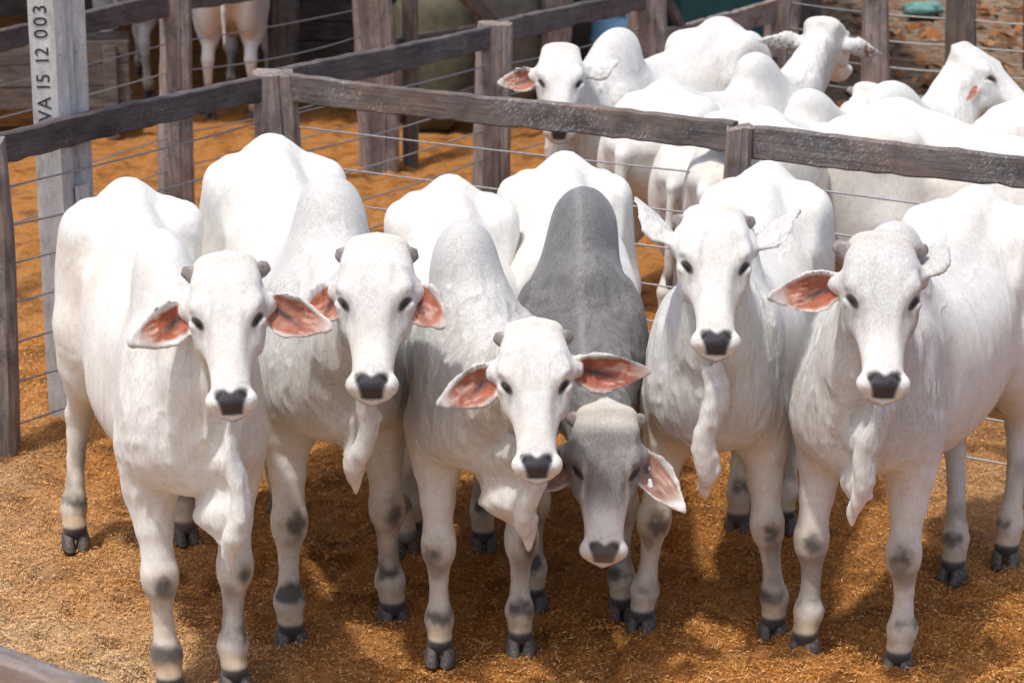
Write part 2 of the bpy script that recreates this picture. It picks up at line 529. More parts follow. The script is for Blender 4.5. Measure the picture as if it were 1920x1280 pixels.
    for i in (2, 3):
        f = ft[i]; sx = (-0.165 if i == 2 else 0.165) * wd; y0 = sy(1.46)
        pts = []
        for z, dy in zip(zh, bk):
            t = np.clip((1.0 - z) / 0.9, 0, 1)
            pts.append((sx + (f[0] - sx) * t, y0 + (f[1] - y0) * t + dy, z))
        F.chain(pts, rad_h, 0.06, 0.015)
        fets.append(np.array(pts[9]))
    # neck
    nb = H(0, 0.07, -0.10); nt_ = H(0, 0.20, -0.155)
    F.chain([(0, 0.20, 1.10), tuple(np.array((0, -0.04, 1.06)) * 0.62 + nb * 0.38), tuple(nb)], [0.165, 0.132, 0.095], 0.09, 0.05)
    F.chain([(0, 0.02, 0.98), tuple(np.array((0, -0.10, 0.98)) * 0.6 + nt_ * 0.4), tuple(nt_)], [0.190 * wd, 0.125, 0.072], 0.11, 0.05, flat=0.92)
    F.ell((0, -0.11, 0.90), (0.13, 0.13, 0.17), 0.08)
    # hump
    hx, hh = hump
    def hump_rot(t):
        c_, s_ = math.cos(t), math.sin(t)
        return [(1, 0, 0), (0, c_, s_), (0, -s_, c_)]
    F.ell((hx * 0.35, 0.20, 1.27), (hump_w * 1.08, 0.27, 0.14 * hh), 0.11)
    F.ell((hx * 0.8, 0.245, 1.29 + 0.105 * hh), (hump_w * 1.0, 0.19, 0.152 * hh), 0.075, rot=hump_rot(0.35))
    # dewlap: lobed rope edge with a thin sheet behind it
    dx, dz = dew
    if dewx is not None:      # world x of the hanging edge
        dx = ((dewx - loc[0]) / scale + math.sin(R(yaw)) * -0.40) / math.cos(R(yaw))
    ch = H(0, 0.40, -0.165)
    z0 = min(ch[2] - 0.03, 1.10)
    if z0 > dz + 0.08:
        npt = 9
        path = []
        for q in range(npt):
            t = q / (npt - 1)
            z = z0 + (dz - z0) * t
            yb = (ch[1] + 0.06) * (1 - t)**1.6 + (-0.415) * (1 - (1 - t)**1.6)
            if t > 0.8: yb += (t - 0.8) * 0.25
            path.append((ch[0] * (1 - t) + dx * t + 0.016 * math.sin(q * 1.3 + seed), yb, z))
        rr_ = [0.014 + 0.006 * rng.random() + 0.004 * (q / npt) for q in range(npt)]
        rr_[-1] = 0.013
        F.chain(path, rr_, 0.02, 0.01)
        F.chain([(p[0] + 0.027 + 0.006 * math.sin(q * 2.1), p[1] + 0.010, p[2] + 0.02) for q, p in enumerate(path)], [v * 0.85 for v in rr_], 0.012, 0.01)
        for q in range(2, npt):
            F.ell((path[q][0] + rng.uniform(-0.006, 0.006), path[q][1] - 0.004, path[q][2] + rng.uniform(-0.01, 0.01)),
                  (0.015 + 0.004 * rng.random(), 0.016, 0.04 + 0.03 * rng.random()), 0.03)
        pz = np.array([p[2] for p in path])[::-1]; py = np.array([p[1] for p in path])[::-1]; pxx = np.array([p[0] for p in path])[::-1]
        def sheet(X, Y, Z):
            yr = np.interp(Z, pz, py); xr = np.interp(Z, pz, pxx)
            tt = np.clip((Y - yr) / 0.25, 0, 1)
            xc = xr * (1 - tt) + 0.012 * np.sin(Z * 38 + Y * 15 + seed)
            lo_ = dz + 0.0 + np.maximum(Y + 0.27, 0) * 0.30
            return np.maximum(np.maximum(np.abs(X - xc) - (0.007 + 0.010 * tt), yr - Y), np.maximum(lo_ - Z, np.maximum(Y - 0.02, Z - z0))) * 0.8
        F.put((-0.15, min(py) - 0.02, dz - 0.02), (0.15, 0.05, z0), sheet, 0.022)
    # head
    hsS = np.array([-0.040, -0.025, 0.01, 0.05, 0.10, 0.15, 0.20, 0.25, 0.31, 0.37, 0.43, 0.475, 0.51, 0.54, 0.557, 0.568])
    hsW = np.array([0.038, 0.088, 0.116, 0.128, 0.132, 0.135, 0.133, 0.123, 0.104, 0.085, 0.0745, 0.0750, 0.0815, 0.0830, 0.075, 0.056])
    hsF = np.array([-0.028, -0.014, 0.006, 0.019, 0.027, 0.031, 0.030, 0.025, 0.019, 0.014, 0.010, 0.006, -0.002, -0.016, -0.030, -0.046])
    hsB = np.array([-0.08, -0.11, -0.14, -0.160, -0.178, -0.195, -0.210, -0.213, -0.198, -0.172, -0.148, -0.134, -0.126, -0.120, -0.110, -0.095])
    vr_ = random.Random(seed * 77 + 5)
    hsW = hsW * (1 + vr_.uniform(-0.03, 0.03)) * (1 + vr_.uniform(-0.07, 0.05) * np.exp(-((hsS - 0.38) / 0.09)**2)) * (1 + vr_.uniform(-0.05, 0.03) * np.exp(-((hsS - 0.52) / 0.06)**2)) * (1 + vr_.uniform(-0.06, 0.02) * np.exp(-((hsS - 0.02) / 0.06)**2))
    hsF = hsF + vr_.uniform(-0.006, 0.008) * np.exp(-((hsS - 0.10) / 0.07)**2) + vr_.uniform(-0.006, 0.006) * np.exp(-((hsS - 0.36) / 0.07)**2)
    def headf(X, Y, Z):
        x, y, z = X - O[0], Y - O[1], Z - O[2]
        u = (x * r[0] + y * r[1] + z * r[2]) / hs; s = (x * a[0] + y * a[1] + z * a[2]) / hs; w = (x * n[0] + y * n[1] + z * n[2]) / hs
        sc_ = np.clip(s, hsS[0], hsS[-1])
        W = np.maximum(spline(sc_, hsS, hsW), 0.012); f_ = spline(sc_, hsS, hsF); b_ = spline(sc_, hsS, hsB)
        cw = b_ + (f_ - b_) * 0.58; hw = np.maximum(np.where(w > cw, f_ - cw, cw - b_), 0.012)
        # narrower towards the jaw
        Wj = W * np.where(w > cw, 1.0, 1.0 - 0.35 * np.clip((cw - w) / np.maximum(hw, 0.02), 0, 1))
        e = 2.7
        q = (np.abs(u / Wj)**e + np.abs((w - cw) / hw)**e)**(1 / e)
        d = (q - 1) * np.minimum(W, hw)
        return (d + np.abs(s - sc_)) * hs
    F.put(np.min([H(u, s, w) for u in (-.14, .14) for s in (-.05, .58) for w in (-.22, .05)], 0),
          np.max([H(u, s, w) for u in (-.14, .14) for s in (-.05, .58) for w in (-.22, .05)], 0), headf, 0.035)
    B = np.array([r, a, n])
    def hell(u, s, w, ru, rs, rw, k, sub=False):
        F.ell(tuple(H(u, s, w)), (ru * hs, rs * hs, rw * hs), k, sub, rot=B)
    hell(0, -0.018, -0.030, 0.085, 0.020, 0.032, 0.04)          # poll
    for sd in (-1, 1):
        hell(sd * 0.108, 0.178, -0.004, 0.020, 0.034, 0.022, 0.035)     # brow
        hell(sd * 0.135, 0.232, -0.004, 0.026, 0.034, 0.030, 0.03, True)   # socket
        for off, rl in ((-0.0155, 0.0085), (0.0150, 0.007)):       # eyelids
            qa = [H(sd * (0.1075 + 0.785 * off - 0.62 * t_), 0.2285 + 0.62 * off + 0.785 * t_, -0.0110 - 0.25 * abs(t_) - (0.015 if off > 0 else 0.0)) for t_ in (-0.026, -0.012, 0.004, 0.024)]
            F.chain([tuple(p) for p in qa], [rl * 0.6, rl, rl, rl * 0.6], 0.014, 0.01)
        hell(sd * 0.098, 0.24, -0.11, 0.03, 0.085, 0.07, 0.04)        # cheek
        hell(sd * 0.098, 0.335, 0.004, 0.024, 0.075, 0.028, 0.04, True)   # hollow beside nose bone
        hell(sd * 0.060, 0.520, -0.034, 0.032, 0.030, 0.028, 0.02)     # upper lip
        hell(sd * 0.046, 0.508, -0.002, 0.0125, 0.017, 0.020, 0.008, True)   # nostril
        hell(sd * 0.056, 0.500, -0.004, 0.008, 0.010, 0.016, 0.008, True)
    hell(0, 0.522, -0.022, 0.034, 0.030, 0.026, 0.02)          # nose pad swelling
    hell(0, 0.553, -0.066, 0.075, 0.006, 0.012, 0.01, True)    # mouth line
    hell(0, 0.545, -0.092, 0.056, 0.024, 0.020, 0.015)          # lower lip
    # ears
    earfr = []
    for sd, (e1h, e3h, Le) in zip((-1, 1), ears):
        e1 = unit(r * e1h[0] * sd + a * e1h[1] + n * e1h[2])
        e3 = r * e3h[0] * sd + a * e3h[1] + n * e3h[2]
        e3 = unit(e3 - e1 * (e3 @ e1)); e2 = np.cross(e3, e1)
        if e2 @ a < 0: e2 = -e2
        root = H(sd * 0.120, 0.132, -0.088)
        F.chain([tuple(H(sd * 0.09, 0.13, -0.085)), tuple(root + e1 * 0.025 - e3 * 0.006), tuple(root + e1 * 0.055 - e3 * 0.034)], [0.042, 0.031, 0.012], 0.035)
        Le_ = Le * 1.2; Wm = 0.070
        tt = [0, 0.12, 0.28, 0.45, 0.62, 0.8, 0.93, 1.0]
        wu = [0.36, 0.58, 0.80, 0.84, 0.70, 0.45, 0.24, 0.06]   # upper edge
        wl = [0.36, 0.70, 1.10, 1.18, 0.95, 0.55, 0.27, 0.06]    # lower edge
        earfr.append((root, e1, e2, e3, Le_, Wm, tt, wu, wl))
        def earf(X, Y, Z, root=root, e1=e1, e2=e2, e3=e3, Le_=Le_, Wm=Wm):
            x, y, z = X - root[0], Y - root[1], Z - root[2]
            u = x * e1[0] + y * e1[1] + z * e1[2]; v = x * e2[0] + y * e2[1] + z * e2[2]; w = x * e3[0] + y * e3[1] + z * e3[2]
            t = np.clip(u / Le_, 0, 1)
            W = np.where(v > 0, np.interp(t, tt, wl), np.interp(t, tt, wu)) * Wm
            cc = earcup(t, v / Wm)
            sl_ = np.where(v < 0, 0.078, 0.034) * (1.12 - t) * 2 * np.minimum(np.abs(v / Wm), 1.14) / Wm
            d1 = np.abs(w - cc) / np.sqrt(1 + sl_**2) - 0.0064
            return smax(smax(d1, np.abs(v) - W, 0.008), np.maximum(-u, u - Le_), 0.008)
        pp = [root + e1 * q1 + e2 * q2 + e3 * q3 for q1 in (0, Le_) for q2 in (-.08, .095) for q3 in (-.04, .10)]
        F.put(np.min(pp, 0), np.max(pp, 0), earf, 0.012)
    # tail
    if tail:
        ts = tail_side
        F.chain([(0, sy(1.72), 1.26), (ts * 0.3, sy(1.83), 1.16), (ts, sy(1.855), 0.95), (ts, sy(1.84), 0.62)], [0.035, 0.033, 0.024, 0.017], 0.04)
    if scrotum:
        F.ell((0.02, sy(1.36), 0.63), (0.055, 0.06, 0.13), 0.03)
        F.ell((0, sy(0.85), 0.56), (0.03, 0.12, 0.05), 0.06)
    V, Q = F.mesh()
    NV = vnormals(V, Q)
    # ---- coat colouring: the animal's own markings
    Pn = noise3(V + seed * 3.1, 6.0) * 0.5 + noise3(V + seed, 17.0) * 0.3 + noise3(V, 40.0) * 0.2
    x, y, z = V.T
    white = np.array((0.715, 0.710, 0.680)); gcol = np.array(gray_col)
    C = np.tile(white, (len(V), 1))
    rel = (V - O) / hs
    hu, hsn, hw = rel @ r, rel @ a, rel @ n
    inh = 1 - smooth01(headf(x, y, z), 0.010, 0.045)
    g = smooth01(z, 0.66, 1.0) * (1 - smooth01(y, 0.12, 0.55)) * (0.75 + 0.5 * Pn)
    side = smooth01(np.abs(x), 0.04, 0.2)
    g *= 0.55 + 0.45 * side
    hm = np.exp(-(((x - hx * .6) / 0.17)**2 + ((y - 0.22) / 0.27)**2 + ((z - 1.42) / 0.16)**2)) * 1.15
    g = np.clip(np.maximum(g, hm * (1.1 - 0.3 * np.abs(x) / 0.1 * 0)), 0, 1) * gray
    g *= (1 - inh)
    if dark_face:
        g = np.maximum(g, smooth01(z, 0.70, 0.95) * (1 - smooth01(y + 0.28 * (Pn - 0.5) + 0.15 * (1.1 - z), 0.12, 0.62)) * 0.95 * (1 - inh))
        # crest stripe along the neck is paler
        g *= 0.95 + 0.25 * (Pn - 0.4)
        g *= 1 - 0.22 * Pn * np.exp(-(x / 0.016)**2) * (y < 0.45) * (z > 1.0)
    C = C + (gcol - C) * np.clip(g, 0, 1)[:, None]
    stip = np.clip(g * 1.3, 0, 1)
    # face
    fg = inh * max(face_gray, 0.12) * smooth01(hw, -0.2, -0.05) * (1 - smooth01(hsn, 0.28, 0.42)) * (0.7 + 0.6 * Pn)
    if dark_face:
        fg = np.maximum(fg, inh * smooth01(np.abs(hu), 0.07, 0.10) * smooth01(hsn, 0.12, 0.2) * (1 - smooth01(hsn, 0.40, 0.47)) * 0.95)
        fg *= 1 - 0.7 * np.exp(-((np.abs(hu) - 0.086 - 0.02 * (hsn - 0.25)) / 0.011)**2) * smooth01(hsn, 0.15, 0.24) * (1 - smooth01(hsn, 0.30, 0.38))
        fg *= 1 - 0.7 * (1 - smooth01(hsn, 0.02, 0.09))
    fc = np.array((0.155, 0.15, 0.15)) if dark_face else np.array((0.42, 0.42, 0.42))
    C = C + (fc - C) * np.clip(fg, 0, 1)[:, None]
    stip = np.maximum(stip, fg)
    # poll tuft slightly cream, cheeks of the lower face grey
    pt = inh * (1 - smooth01(hsn + 0.05 * (Pn - 0.5), -0.02, 0.075)) * smooth01(hw, -0.16, -0.06) * 0.28
    C = C + (np.array((0.62, 0.55, 0.42)) - C) * pt[:, None]
    cheek = inh * smooth01(np.abs(hu), 0.08, 0.105) * smooth01(hsn, 0.23, 0.27) * (1 - smooth01(hsn, 0.36, 0.44)) * smooth01(hw, -0.14, -0.05) * (0.25 + face_gray * 0.5)
    C = C + (np.array((0.30, 0.28, 0.27)) - C) * np.clip(cheek, 0, 1)[:, None]
    # dark skin round the eyes
    for sd in (-1, 1):
        pu, ps = sd * hu - 0.1075, hsn - 0.2290
        al = -0.62 * pu + 0.785 * ps; ac = 0.785 * pu + 0.62 * ps
        rho = np.sqrt((al / 0.036)**2 + (ac / 0.0120)**2)
        e = (1 - smooth01(rho, 0.72, 1.2)) * (hw > -0.09) * (hw < 0.06) * 0.96
        C = C + (np.array((0.025, 0.022, 0.022)) - C) * e[:, None]
        tear = np.exp(-(((hu - sd * 0.096) / 0.010)**2 + ((hsn - 0.268) / 0.024)**2 + ((hw + 0.01) / 0.03)**2)) * 0.55
        C = C + (np.array((0.10, 0.08, 0.075)) - C) * tear[:, None]
    # nose pad
    gloss = np.zeros(len(V))
    wid = 0.059 - 0.018 * smooth01(hsn, 0.512, 0.565)
    pad = smooth01(hsn - 0.007 * np.exp(-(hu / 0.016)**2) - 0.004 * np.cos(hu * 110), 0.480, 0.503) * (1 - smooth01(np.abs(hu), wid - 0.010, wid + 0.006)) * smooth01(hw, -0.054, -0.044) * (np.abs(hu) < 0.1) * (hsn < 0.62)
    C = C + (np.array((0.040, 0.039, 0.046)) - C) * pad[:, None]
    gloss = pad
    nos = sum(np.exp(-(((hu - sd * 0.049) / 0.014)**2 + ((hsn - 0.508) / 0.018)**2) * 1.3) for sd in (-1, 1)) * (hw < 0.02) * (hw > -0.05)
    C = C + (np.array((0.008, 0.007, 0.008)) - C) * np.clip(nos, 0, 1)[:, None] * pad[:, None]
    lip = inh * smooth01(hsn, 0.52, 0.54) * (1 - smooth01(hw, -0.070, -0.058)) * (1 - smooth01(np.abs(hu), 0.045, 0.06)) * 0.75
    C = C + (np.array((0.30, 0.17, 0.12)) - C) * lip[:, None]
    muz = inh * smooth01(hsn, 0.44, 0.48) * (1 - pad) * smooth01(noise3(V, 150), 0.7, 0.85) * 0.3
    C = C + (np.array((0.12, 0.10, 0.10)) - C) * muz[:, None]
    # ears: pink inside
    for root, e1, e2, e3, Le_, Wm, tt, wu, wl in earfr:
        d = V - root
        u, v, w = d @ e1, d @ e2, d @ e3
        t = np.clip(u / Le_, 0, 1)
        W = np.where(v > 0, np.interp(t, tt, wl), np.interp(t, tt, wu)) * Wm
        cc = earcup(t, v / Wm)
        near = (u > 0.012) & (u < Le_ + 0.01) & (np.abs(w - cc) < 0.02) & (np.abs(v) < W + 0.01)
        if e3 @ n < -0.2: near = near & False
        ins = near * smooth01(NV @ e3, 0.1, 0.45) * (w - cc > -0.002) * (1 - smooth01(np.abs(v) / W + 0.35 * (Pn - 0.5), np.where(v < 0, 0.62, 0.72), np.where(v < 0, 0.80, 1.0))) * (1 - smooth01(t + 0.3 * (Pn - 0.5), 0.66, 0.95)) * smooth01(t, 0.03, 0.08)
        pk = np.array(ear_col)
        C = C + (pk - C) * (ins * (0.95 + 0.3 * (Pn - 0.5))).clip(0, 1)[:, None]
        sk = ins * smooth01(noise3(np.stack([t * 0.9, v * 14, v * 0], 1) + seed, 9.0), 0.5, 0.8) * smooth01(t, 0.25, 0.6) * 0.7
        C = C + (np.array((0.60, 0.42, 0.34)) - C) * sk[:, None]
        dk = ins * np.exp(-(((v - 0.012 - 0.05 * (t - 0.3)) / 0.012)**2 + ((t - 0.34) / 0.24)**2)) * 0.95
        C = C + (np.array((0.05, 0.04, 0.045)) - C) * dk[:, None]
        stip = stip * (1 - 0.9 * near)
        rim = near * smooth01(t, 0.9, 1.0) * 0.3
        C = C + (np.array((0.25, 0.2, 0.17)) - C) * rim[:, None]
    # legs
    low = 1 - smooth01(z, 0.10, 0.70)
    Pf = noise3(V + seed, 28.0) * 0.55 + noise3(V + seed * 2, 62.0) * 0.45
    cream = np.array((0.55, 0.47, 0.36))
    C = C + (cream - C) * (low * (0.58 + 0.9 * (Pn - 0.45)))[:, None].clip(0, 1)
    blk = np.array((0.050, 0.046, 0.046))
    jit = (Pn - 0.5) * 0.05
    for kn in knees:
        kx, kz, ks = rng.uniform(-0.03, 0.03), rng.uniform(-0.02, 0.025), rng.uniform(0.75, 1.2)
        d2 = ((x - kn[0] - kx) / (0.040 * ks))**2 + ((y - kn[1] + 0.055) / 0.05)**2 + ((z - 0.405 - kz + 1.6 * jit) / (0.052 * ks))**2
        e = np.exp(-d2**1.3) * 0.93 * legs_dark
        ta = np.exp(-(d2 / 2.3)**1.5) * 0.55
        C = C + (np.array((0.34, 0.26, 0.15)) - C) * ta[:, None]
        C = C + (blk - C) * (smooth01(e + 0.9 * (Pf - 0.5) * (e > 0.03), 0.15, 1.05) * 0.85)[:, None]
    for i, fk in enumerate(fets):
        dr = np.hypot(x - fk[0], y - fk[1])
        inr = 1 - smooth01(dr, 0.10, 0.14)
        out = x * (1 if fk[0] > 0 else -1) - abs(fk[0])
        bz, bs_, bo = rng.uniform(-0.02, 0.02), rng.uniform(0.35, 1.0), rng.uniform(-1.2, 1.2)
        band = bs_ * np.exp(-((z - 0.168 - bz + jit * 1.4) / 0.036)**2) * inr * smooth01(-(y - fk[1]) * 0.6 + bo * out + (Pn - 0.5) * 0.16, -0.035, 0.03) * (0.5 + 1.0 * Pn)
        C = C + (blk - C) * (smooth01(band * legs_dark + 0.7 * (Pf - 0.5) * (band > 0.03), 0.10, 0.85) * 0.92)[:, None]
        tan = np.exp(-((z - 0.100) / 0.030)**2) * inr * (0.35 + 0.7 * Pf)
        C = C + (np.array((0.42, 0.29, 0.15)) - C) * tan[:, None]
        cor = (1 - smooth01(z, 0.066, 0.084)) * inr
        C = C + (blk - C) * cor[:, None]
        # grime on the front of the cannon
        gr = inr * smooth01(z, 0.16, 0.2) * (1 - smooth01(z, 0.36, 0.42)) * smooth01(noise3(V * (1, 1, .4) + seed + i, 22), 0.35, 0.7) * 0.5
        C = C + (np.array((0.13, 0.11, 0.09)) - C) * gr[:, None]
    if tail:
        tm = smooth01(y, sy(1.79), sy(1.80)) * (1 - smooth01(z, 0.66, 0.72)) * (np.abs(x - tail_side) < 0.06)
        C = C + (blk - C) * tm[:, None]
    if scrotum:
        sm = (np.abs(x - 0.02) < 0.09) * np.exp(-(((y - sy(1.36)) / 0.08)**2)) * (1 - smooth01(z, 0.62, 0.72)) * smooth01(z, 0.44, 0.47)
        C = C + (np.array((0.42, 0.19, 0.11)) - C) * np.clip(sm, 0, 0.9)[:, None]
    # yellowish stains over the rump and flank
    stn = smooth01(noise3(V + 9 * seed, 4.0), 0.5, 0.85) * smooth01(y, 0.3, 0.9) * 0.28
    C = C + (np.array((0.62, 0.52, 0.38)) - C) * stn[:, None]
    wr = smooth01(z, 0.70, 1.05) * (1 - smooth01(y, -0.02, 0.14)) * (1 - inh) * 0.9
    fore_wr = inh * smooth01(np.abs(hu), 0.02, 0.06) * smooth01(hsn, 0.05, 0.10) * (1 - smooth01(hsn, 0.2, 0.3)) * 0.55
    wr = np.maximum(wr, fore_wr) * (1 - smooth01(np.abs(x) + 0.3 * (1.0 - z), 0.3, 0.45))
    # loose skin folds on the neck and soft lumps of muscle
    stz = V * np.array((1.0, 1.0, 0.16)) + 0.02 * noise3(V, 9.0)[:, None]
    fold = 1 - np.abs(2 * noise3(stz + seed, 25.0) - 1)
    body = (1 - inh) * smooth01(z, 0.5, 0.75)
    ribm = smooth01(y, 0.42, 0.55) * (1 - smooth01(y, 0.95, 1.05)) * smooth01(z, 0.75, 0.9) * (1 - smooth01(z, 1.15, 1.28)) * smooth01(np.abs(x), 0.16, 0.24)
    ribs = np.sin((y - 0.22 * (1.1 - z)) * 2 * math.pi / 0.088)
    stv = V * np.array((1.0, 1.0, 0.35)) + 0.05 * noise3(V + seed, 7.0)[:, None]
    vein = np.exp(-((noise3(stv + 4 * seed, 8.0) - 0.5) / 0.03)**2)
    chest = smooth01(z, 0.5, 0.7) * (1 - smooth01(z, 1.0, 1.15)) * (1 - smooth01(y, 0.0, 0.25)) * (1 - inh)
    stx = V * np.array((0.9, 1.0, 0.5)) + 0.05 * noise3(V + 2 * seed, 5.0)[:, None]
    fold2 = 1 - np.abs(2 * noise3(stx + seed * 3, 30.0) - 1)
    V = V + NV * (wr * 0.013 * (fold - 0.6) + chest * 0.007 * (fold2 - 0.6) + body * 0.018 * (noise3(V + seed * 5, 5.5) - 0.5)
                  + ribm * 0.0022 * ribs + body * smooth01(y, 0.0, 0.3) * vein * 0.0022)[:, None]
    me = np_mesh(name, V, Q)
    me.shade_smooth()
    set_col(me, 'coat', C.clip(0.004, 0.9))
    set_col(me, 'mask', np.stack([wr, stip, gloss], 1).clip(0, 1))
    me.materials.append(MATS['coat'])
    ob = link(bpy.data.objects.new(name, me))
    ob.matrix_world = M
    tag(ob, label, 'cattle', group)
    # children: eyes, horns, hooves
    for sd in (-1, 1):
        e = link(bpy.data.objects.new('eye', EYE), ob)
        c_ = H(sd * 0.1065, 0.2285, -0.0200)
        ea = unit(-0.62 * r * sd + 0.785 * a - 0.1 * n); eb = unit(np.cross(ea, n)); ec = np.cross(ea, eb)
        Rm = Matrix((ea, eb, ec)).transposed().to_4x4()
        e.matrix_local = Matrix.Translation(Vector(c_)) @ Rm @ Matrix.Scale(hs, 4)
        if horn:
            hl, hu_, hs_, hr = horn
            dirv = unit(r * sd * hu_ + a * hs_ + n * -0.12)
            h = horn_mesh(hl * 0.8, hr * 0.80, rng)
            h.parent = ob
            q = Vector(dirv).to_track_quat('Z', 'Y')
            h.matrix_local = Matrix.Translation(Vector(H(sd * 0.108, 0.030, -0.050))) @ q.to_matrix().to_4x4()
    if switch:
        Vs, Fs = [], []
        for j in range(9):
            t = j / 8
            rad_ = 0.012 + 0.034 * math.sin(math.pi * min(1, t * 0.8 + 0.1)) * (1 - 0.6 * t)
            for q in range(10):
                an_ = 2 * math.pi * q / 10
                rq = rad_ * (1 + 0.35 * (q % 2) * t)
                Vs.append((tail_side + 0.05 * t + rq * math.cos(an_), sy(1.875) + rq * math.sin(an_), 1.0 - 0.52 * t))
        for j in range(8):
            for q in range(10):
                Fs.append((j*10+q, (j+1)*10+q, (j+1)*10+(q+1) % 10, j*10+(q+1) % 10))
        mesh_obj('tail_switch', Vs, Fs, MATS['switch'], ob, True)
    for i, f in enumerate(ft):
        h = link(bpy.data.objects.new('hoof', HOOF), ob)
        ang = rng.uniform(-8, 8) + (6 if i % 2 else -6)
        h.matrix_local = Matrix.Translation(Vector((f[0], f[1] - 0.035 + (0.02 if i < 2 else 0.0), -0.024))) @ Matrix.Rotation(R(ang), 4, 'Z') @ Matrix.Scale(0.81, 4)
    return ob

def ellipsoid_mesh(name, rx, ry, rz, mat, nu=16, nv=10):
    V, Fc = [], []
    for j in range(nv + 1):
        p = math.pi * j / nv
        for i in range(nu):
            t = 2 * math.pi * i / nu
            V.append((rx * math.sin(p) * math.cos(t), ry * math.sin(p) * math.sin(t), rz * math.cos(p)))
    for j in range(nv):
        for i in range(nu):
            Fc.append((j*nu+i, (j+1)*nu+i, (j+1)*nu+(i+1) % nu, j*nu+(i+1) % nu))
    me = bpy.data.meshes.new(name); me.from_pydata(V, [], Fc); me.shade_smooth(); me.materials.append(mat)
    return me
EYE = ellipsoid_mesh('eye', 0.0225, 0.0072, 0.0130, MATS['eye'])

def hoof_mesh():
    V, Fc = [], []
    N = 14
    for sd in (-1, 1):
        base = len(V)
        rings = [(0.000, 0.034, -0.082, 0.050, 0.0), (0.012, 0.0355, -0.080, 0.050, 0.0), (0.045, 0.0335, -0.060, 0.046, 0.002), (0.075, 0.030, -0.040, 0.044, -0.002), (0.10, 0.024, -0.022, 0.036, -0.006)]
        for z, hw, yf, yb, dx in rings:
            for i in range(N):
                t = 2 * math.pi * i / N
                cy = (yf + yb) / 2; hy = (yb - yf) / 2
                cx, sx_ = math.cos(t), math.sin(t)
                px = hw * math.copysign(abs(cx)**0.8, cx); py = cy - hy * math.copysign(abs(sx_)**0.8, sx_)
                if py < cy: px = px * (1 - 0.30 * ((cy - py) / hy)**2) + sd * -0.006 * ((cy - py) / hy)
                V.append((sd * (0.0365 + dx) + px, py, z))
        for j in range(len(rings) - 1):
            for i in range(N):
                Fc.append((base+j*N+i, base+j*N+(i+1) % N, base+(j+1)*N+(i+1) % N, base+(j+1)*N+i))
        Fc.append(tuple(base + (len(rings)-1)*N + i for i in range(N)))
        Fc.append(tuple(base + i for i in reversed(range(N))))
    me = bpy.data.meshes.new('hoof'); me.from_pydata(V, [], Fc); me.shade_smooth(); me.materials.append(MATS['hoof'])
    # consistent outward normals
    import bmesh
    bm = bmesh.new(); bm.from_mesh(me); bmesh.ops.recalc_face_normals(bm, faces=bm.faces); bm.to_mesh(me); bm.free()
    return me
HOOF = hoof_mesh()

def horn_mesh(length, rad, rng):
    V, Fc = [], []
    N, K = 12, 7
    for j in range(K):
        t = j / (K - 1)
        rr_ = rad * (1 - 0.42 * t**1.3) * (1.0 if j < K - 1 else 0.7) * rng.uniform(0.94, 1.06)
        for i in range(N):
            an = 2 * math.pi * i / N
            q = rr_ * (1 + rng.uniform(-0.05, 0.05))
            V.append((0.8 * q * math.cos(an), 1.12 * q * math.sin(an), -0.02 + (length + 0.02) * (t if j < K - 1 else 1.0) + (0.006 if j == K - 1 else 0)))
    for j in range(K - 1):
        for i in range(N):
            Fc.append((j*N+i, j*N+(i+1) % N, (j+1)*N+(i+1) % N, (j+1)*N+i))
    Fc.append(tuple((K-1)*N+i for i in range(N)))
    o = mesh_obj('horn', V, Fc, MATS['horn'], None, True)
    return o

# ------------------------------------------------------------------ ground
PRINTS = [(random.uniform(-2.2, 2.4), random.uniform(6.9, 10.5), random.uniform(0.045, 0.07)) for _ in range(170)]
def height(x, y):
    P = np.stack([x, y, np.zeros_like(x)], 1)
    h = (noise3(P, 1.3) - 0.5) * 0.05 + (noise3(P + 3, 4.1) - 0.5) * 0.045 + (noise3(P + 7, 11.0) - 0.5) * 0.046 + (noise3(P + 5, 21.0) - 0.5) * 0.030
    for px_, py_, pr_ in PRINTS:
        m_ = (np.abs(x - px_) < 0.16) & (np.abs(y - py_) < 0.16)
        if m_.any():
            q = np.hypot(x[m_] - px_, (y[m_] - py_) * 0.8) / pr_
            h[m_] += -0.030 * np.exp(-q**4) + 0.016 * np.exp(-((q - 1.35) / 0.3)**2)
    near = 1 - smooth01(np.hypot(x, y - 9), 9, 16)
    # litter heaped along the foot of the left fence
    d = (x + 2.3) * 0.866 - (y - 10.2) * 0.5
    h += 0.07 * np.exp(-((d - 0.02) / 0.35)**2) * (y > 7) * (y < 13)
    return h * (0.35 + 0.65 * near) - 0.012

def palemask(x, y):
    """patches of paler tan litter, mostly by the left fence and the near edge"""
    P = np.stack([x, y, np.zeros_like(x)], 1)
    d = 0.75 * smooth01(-x - 0.55 * (y - 7.6), 0.2, 1.6) + 0.35 * (1 - smooth01(y, 6.9, 7.5)) + 0.4 * smooth01(x, 1.5, 2.0) * smooth01(y, 8.6, 9.2)  # paler to the left, at the near edge and towards the right
    return np.clip(d * (0.4 + 1.1 * noise3(P, 2.2)) * (0.6 + 0.8 * noise3(P + 9, 9.0)), 0, 1)

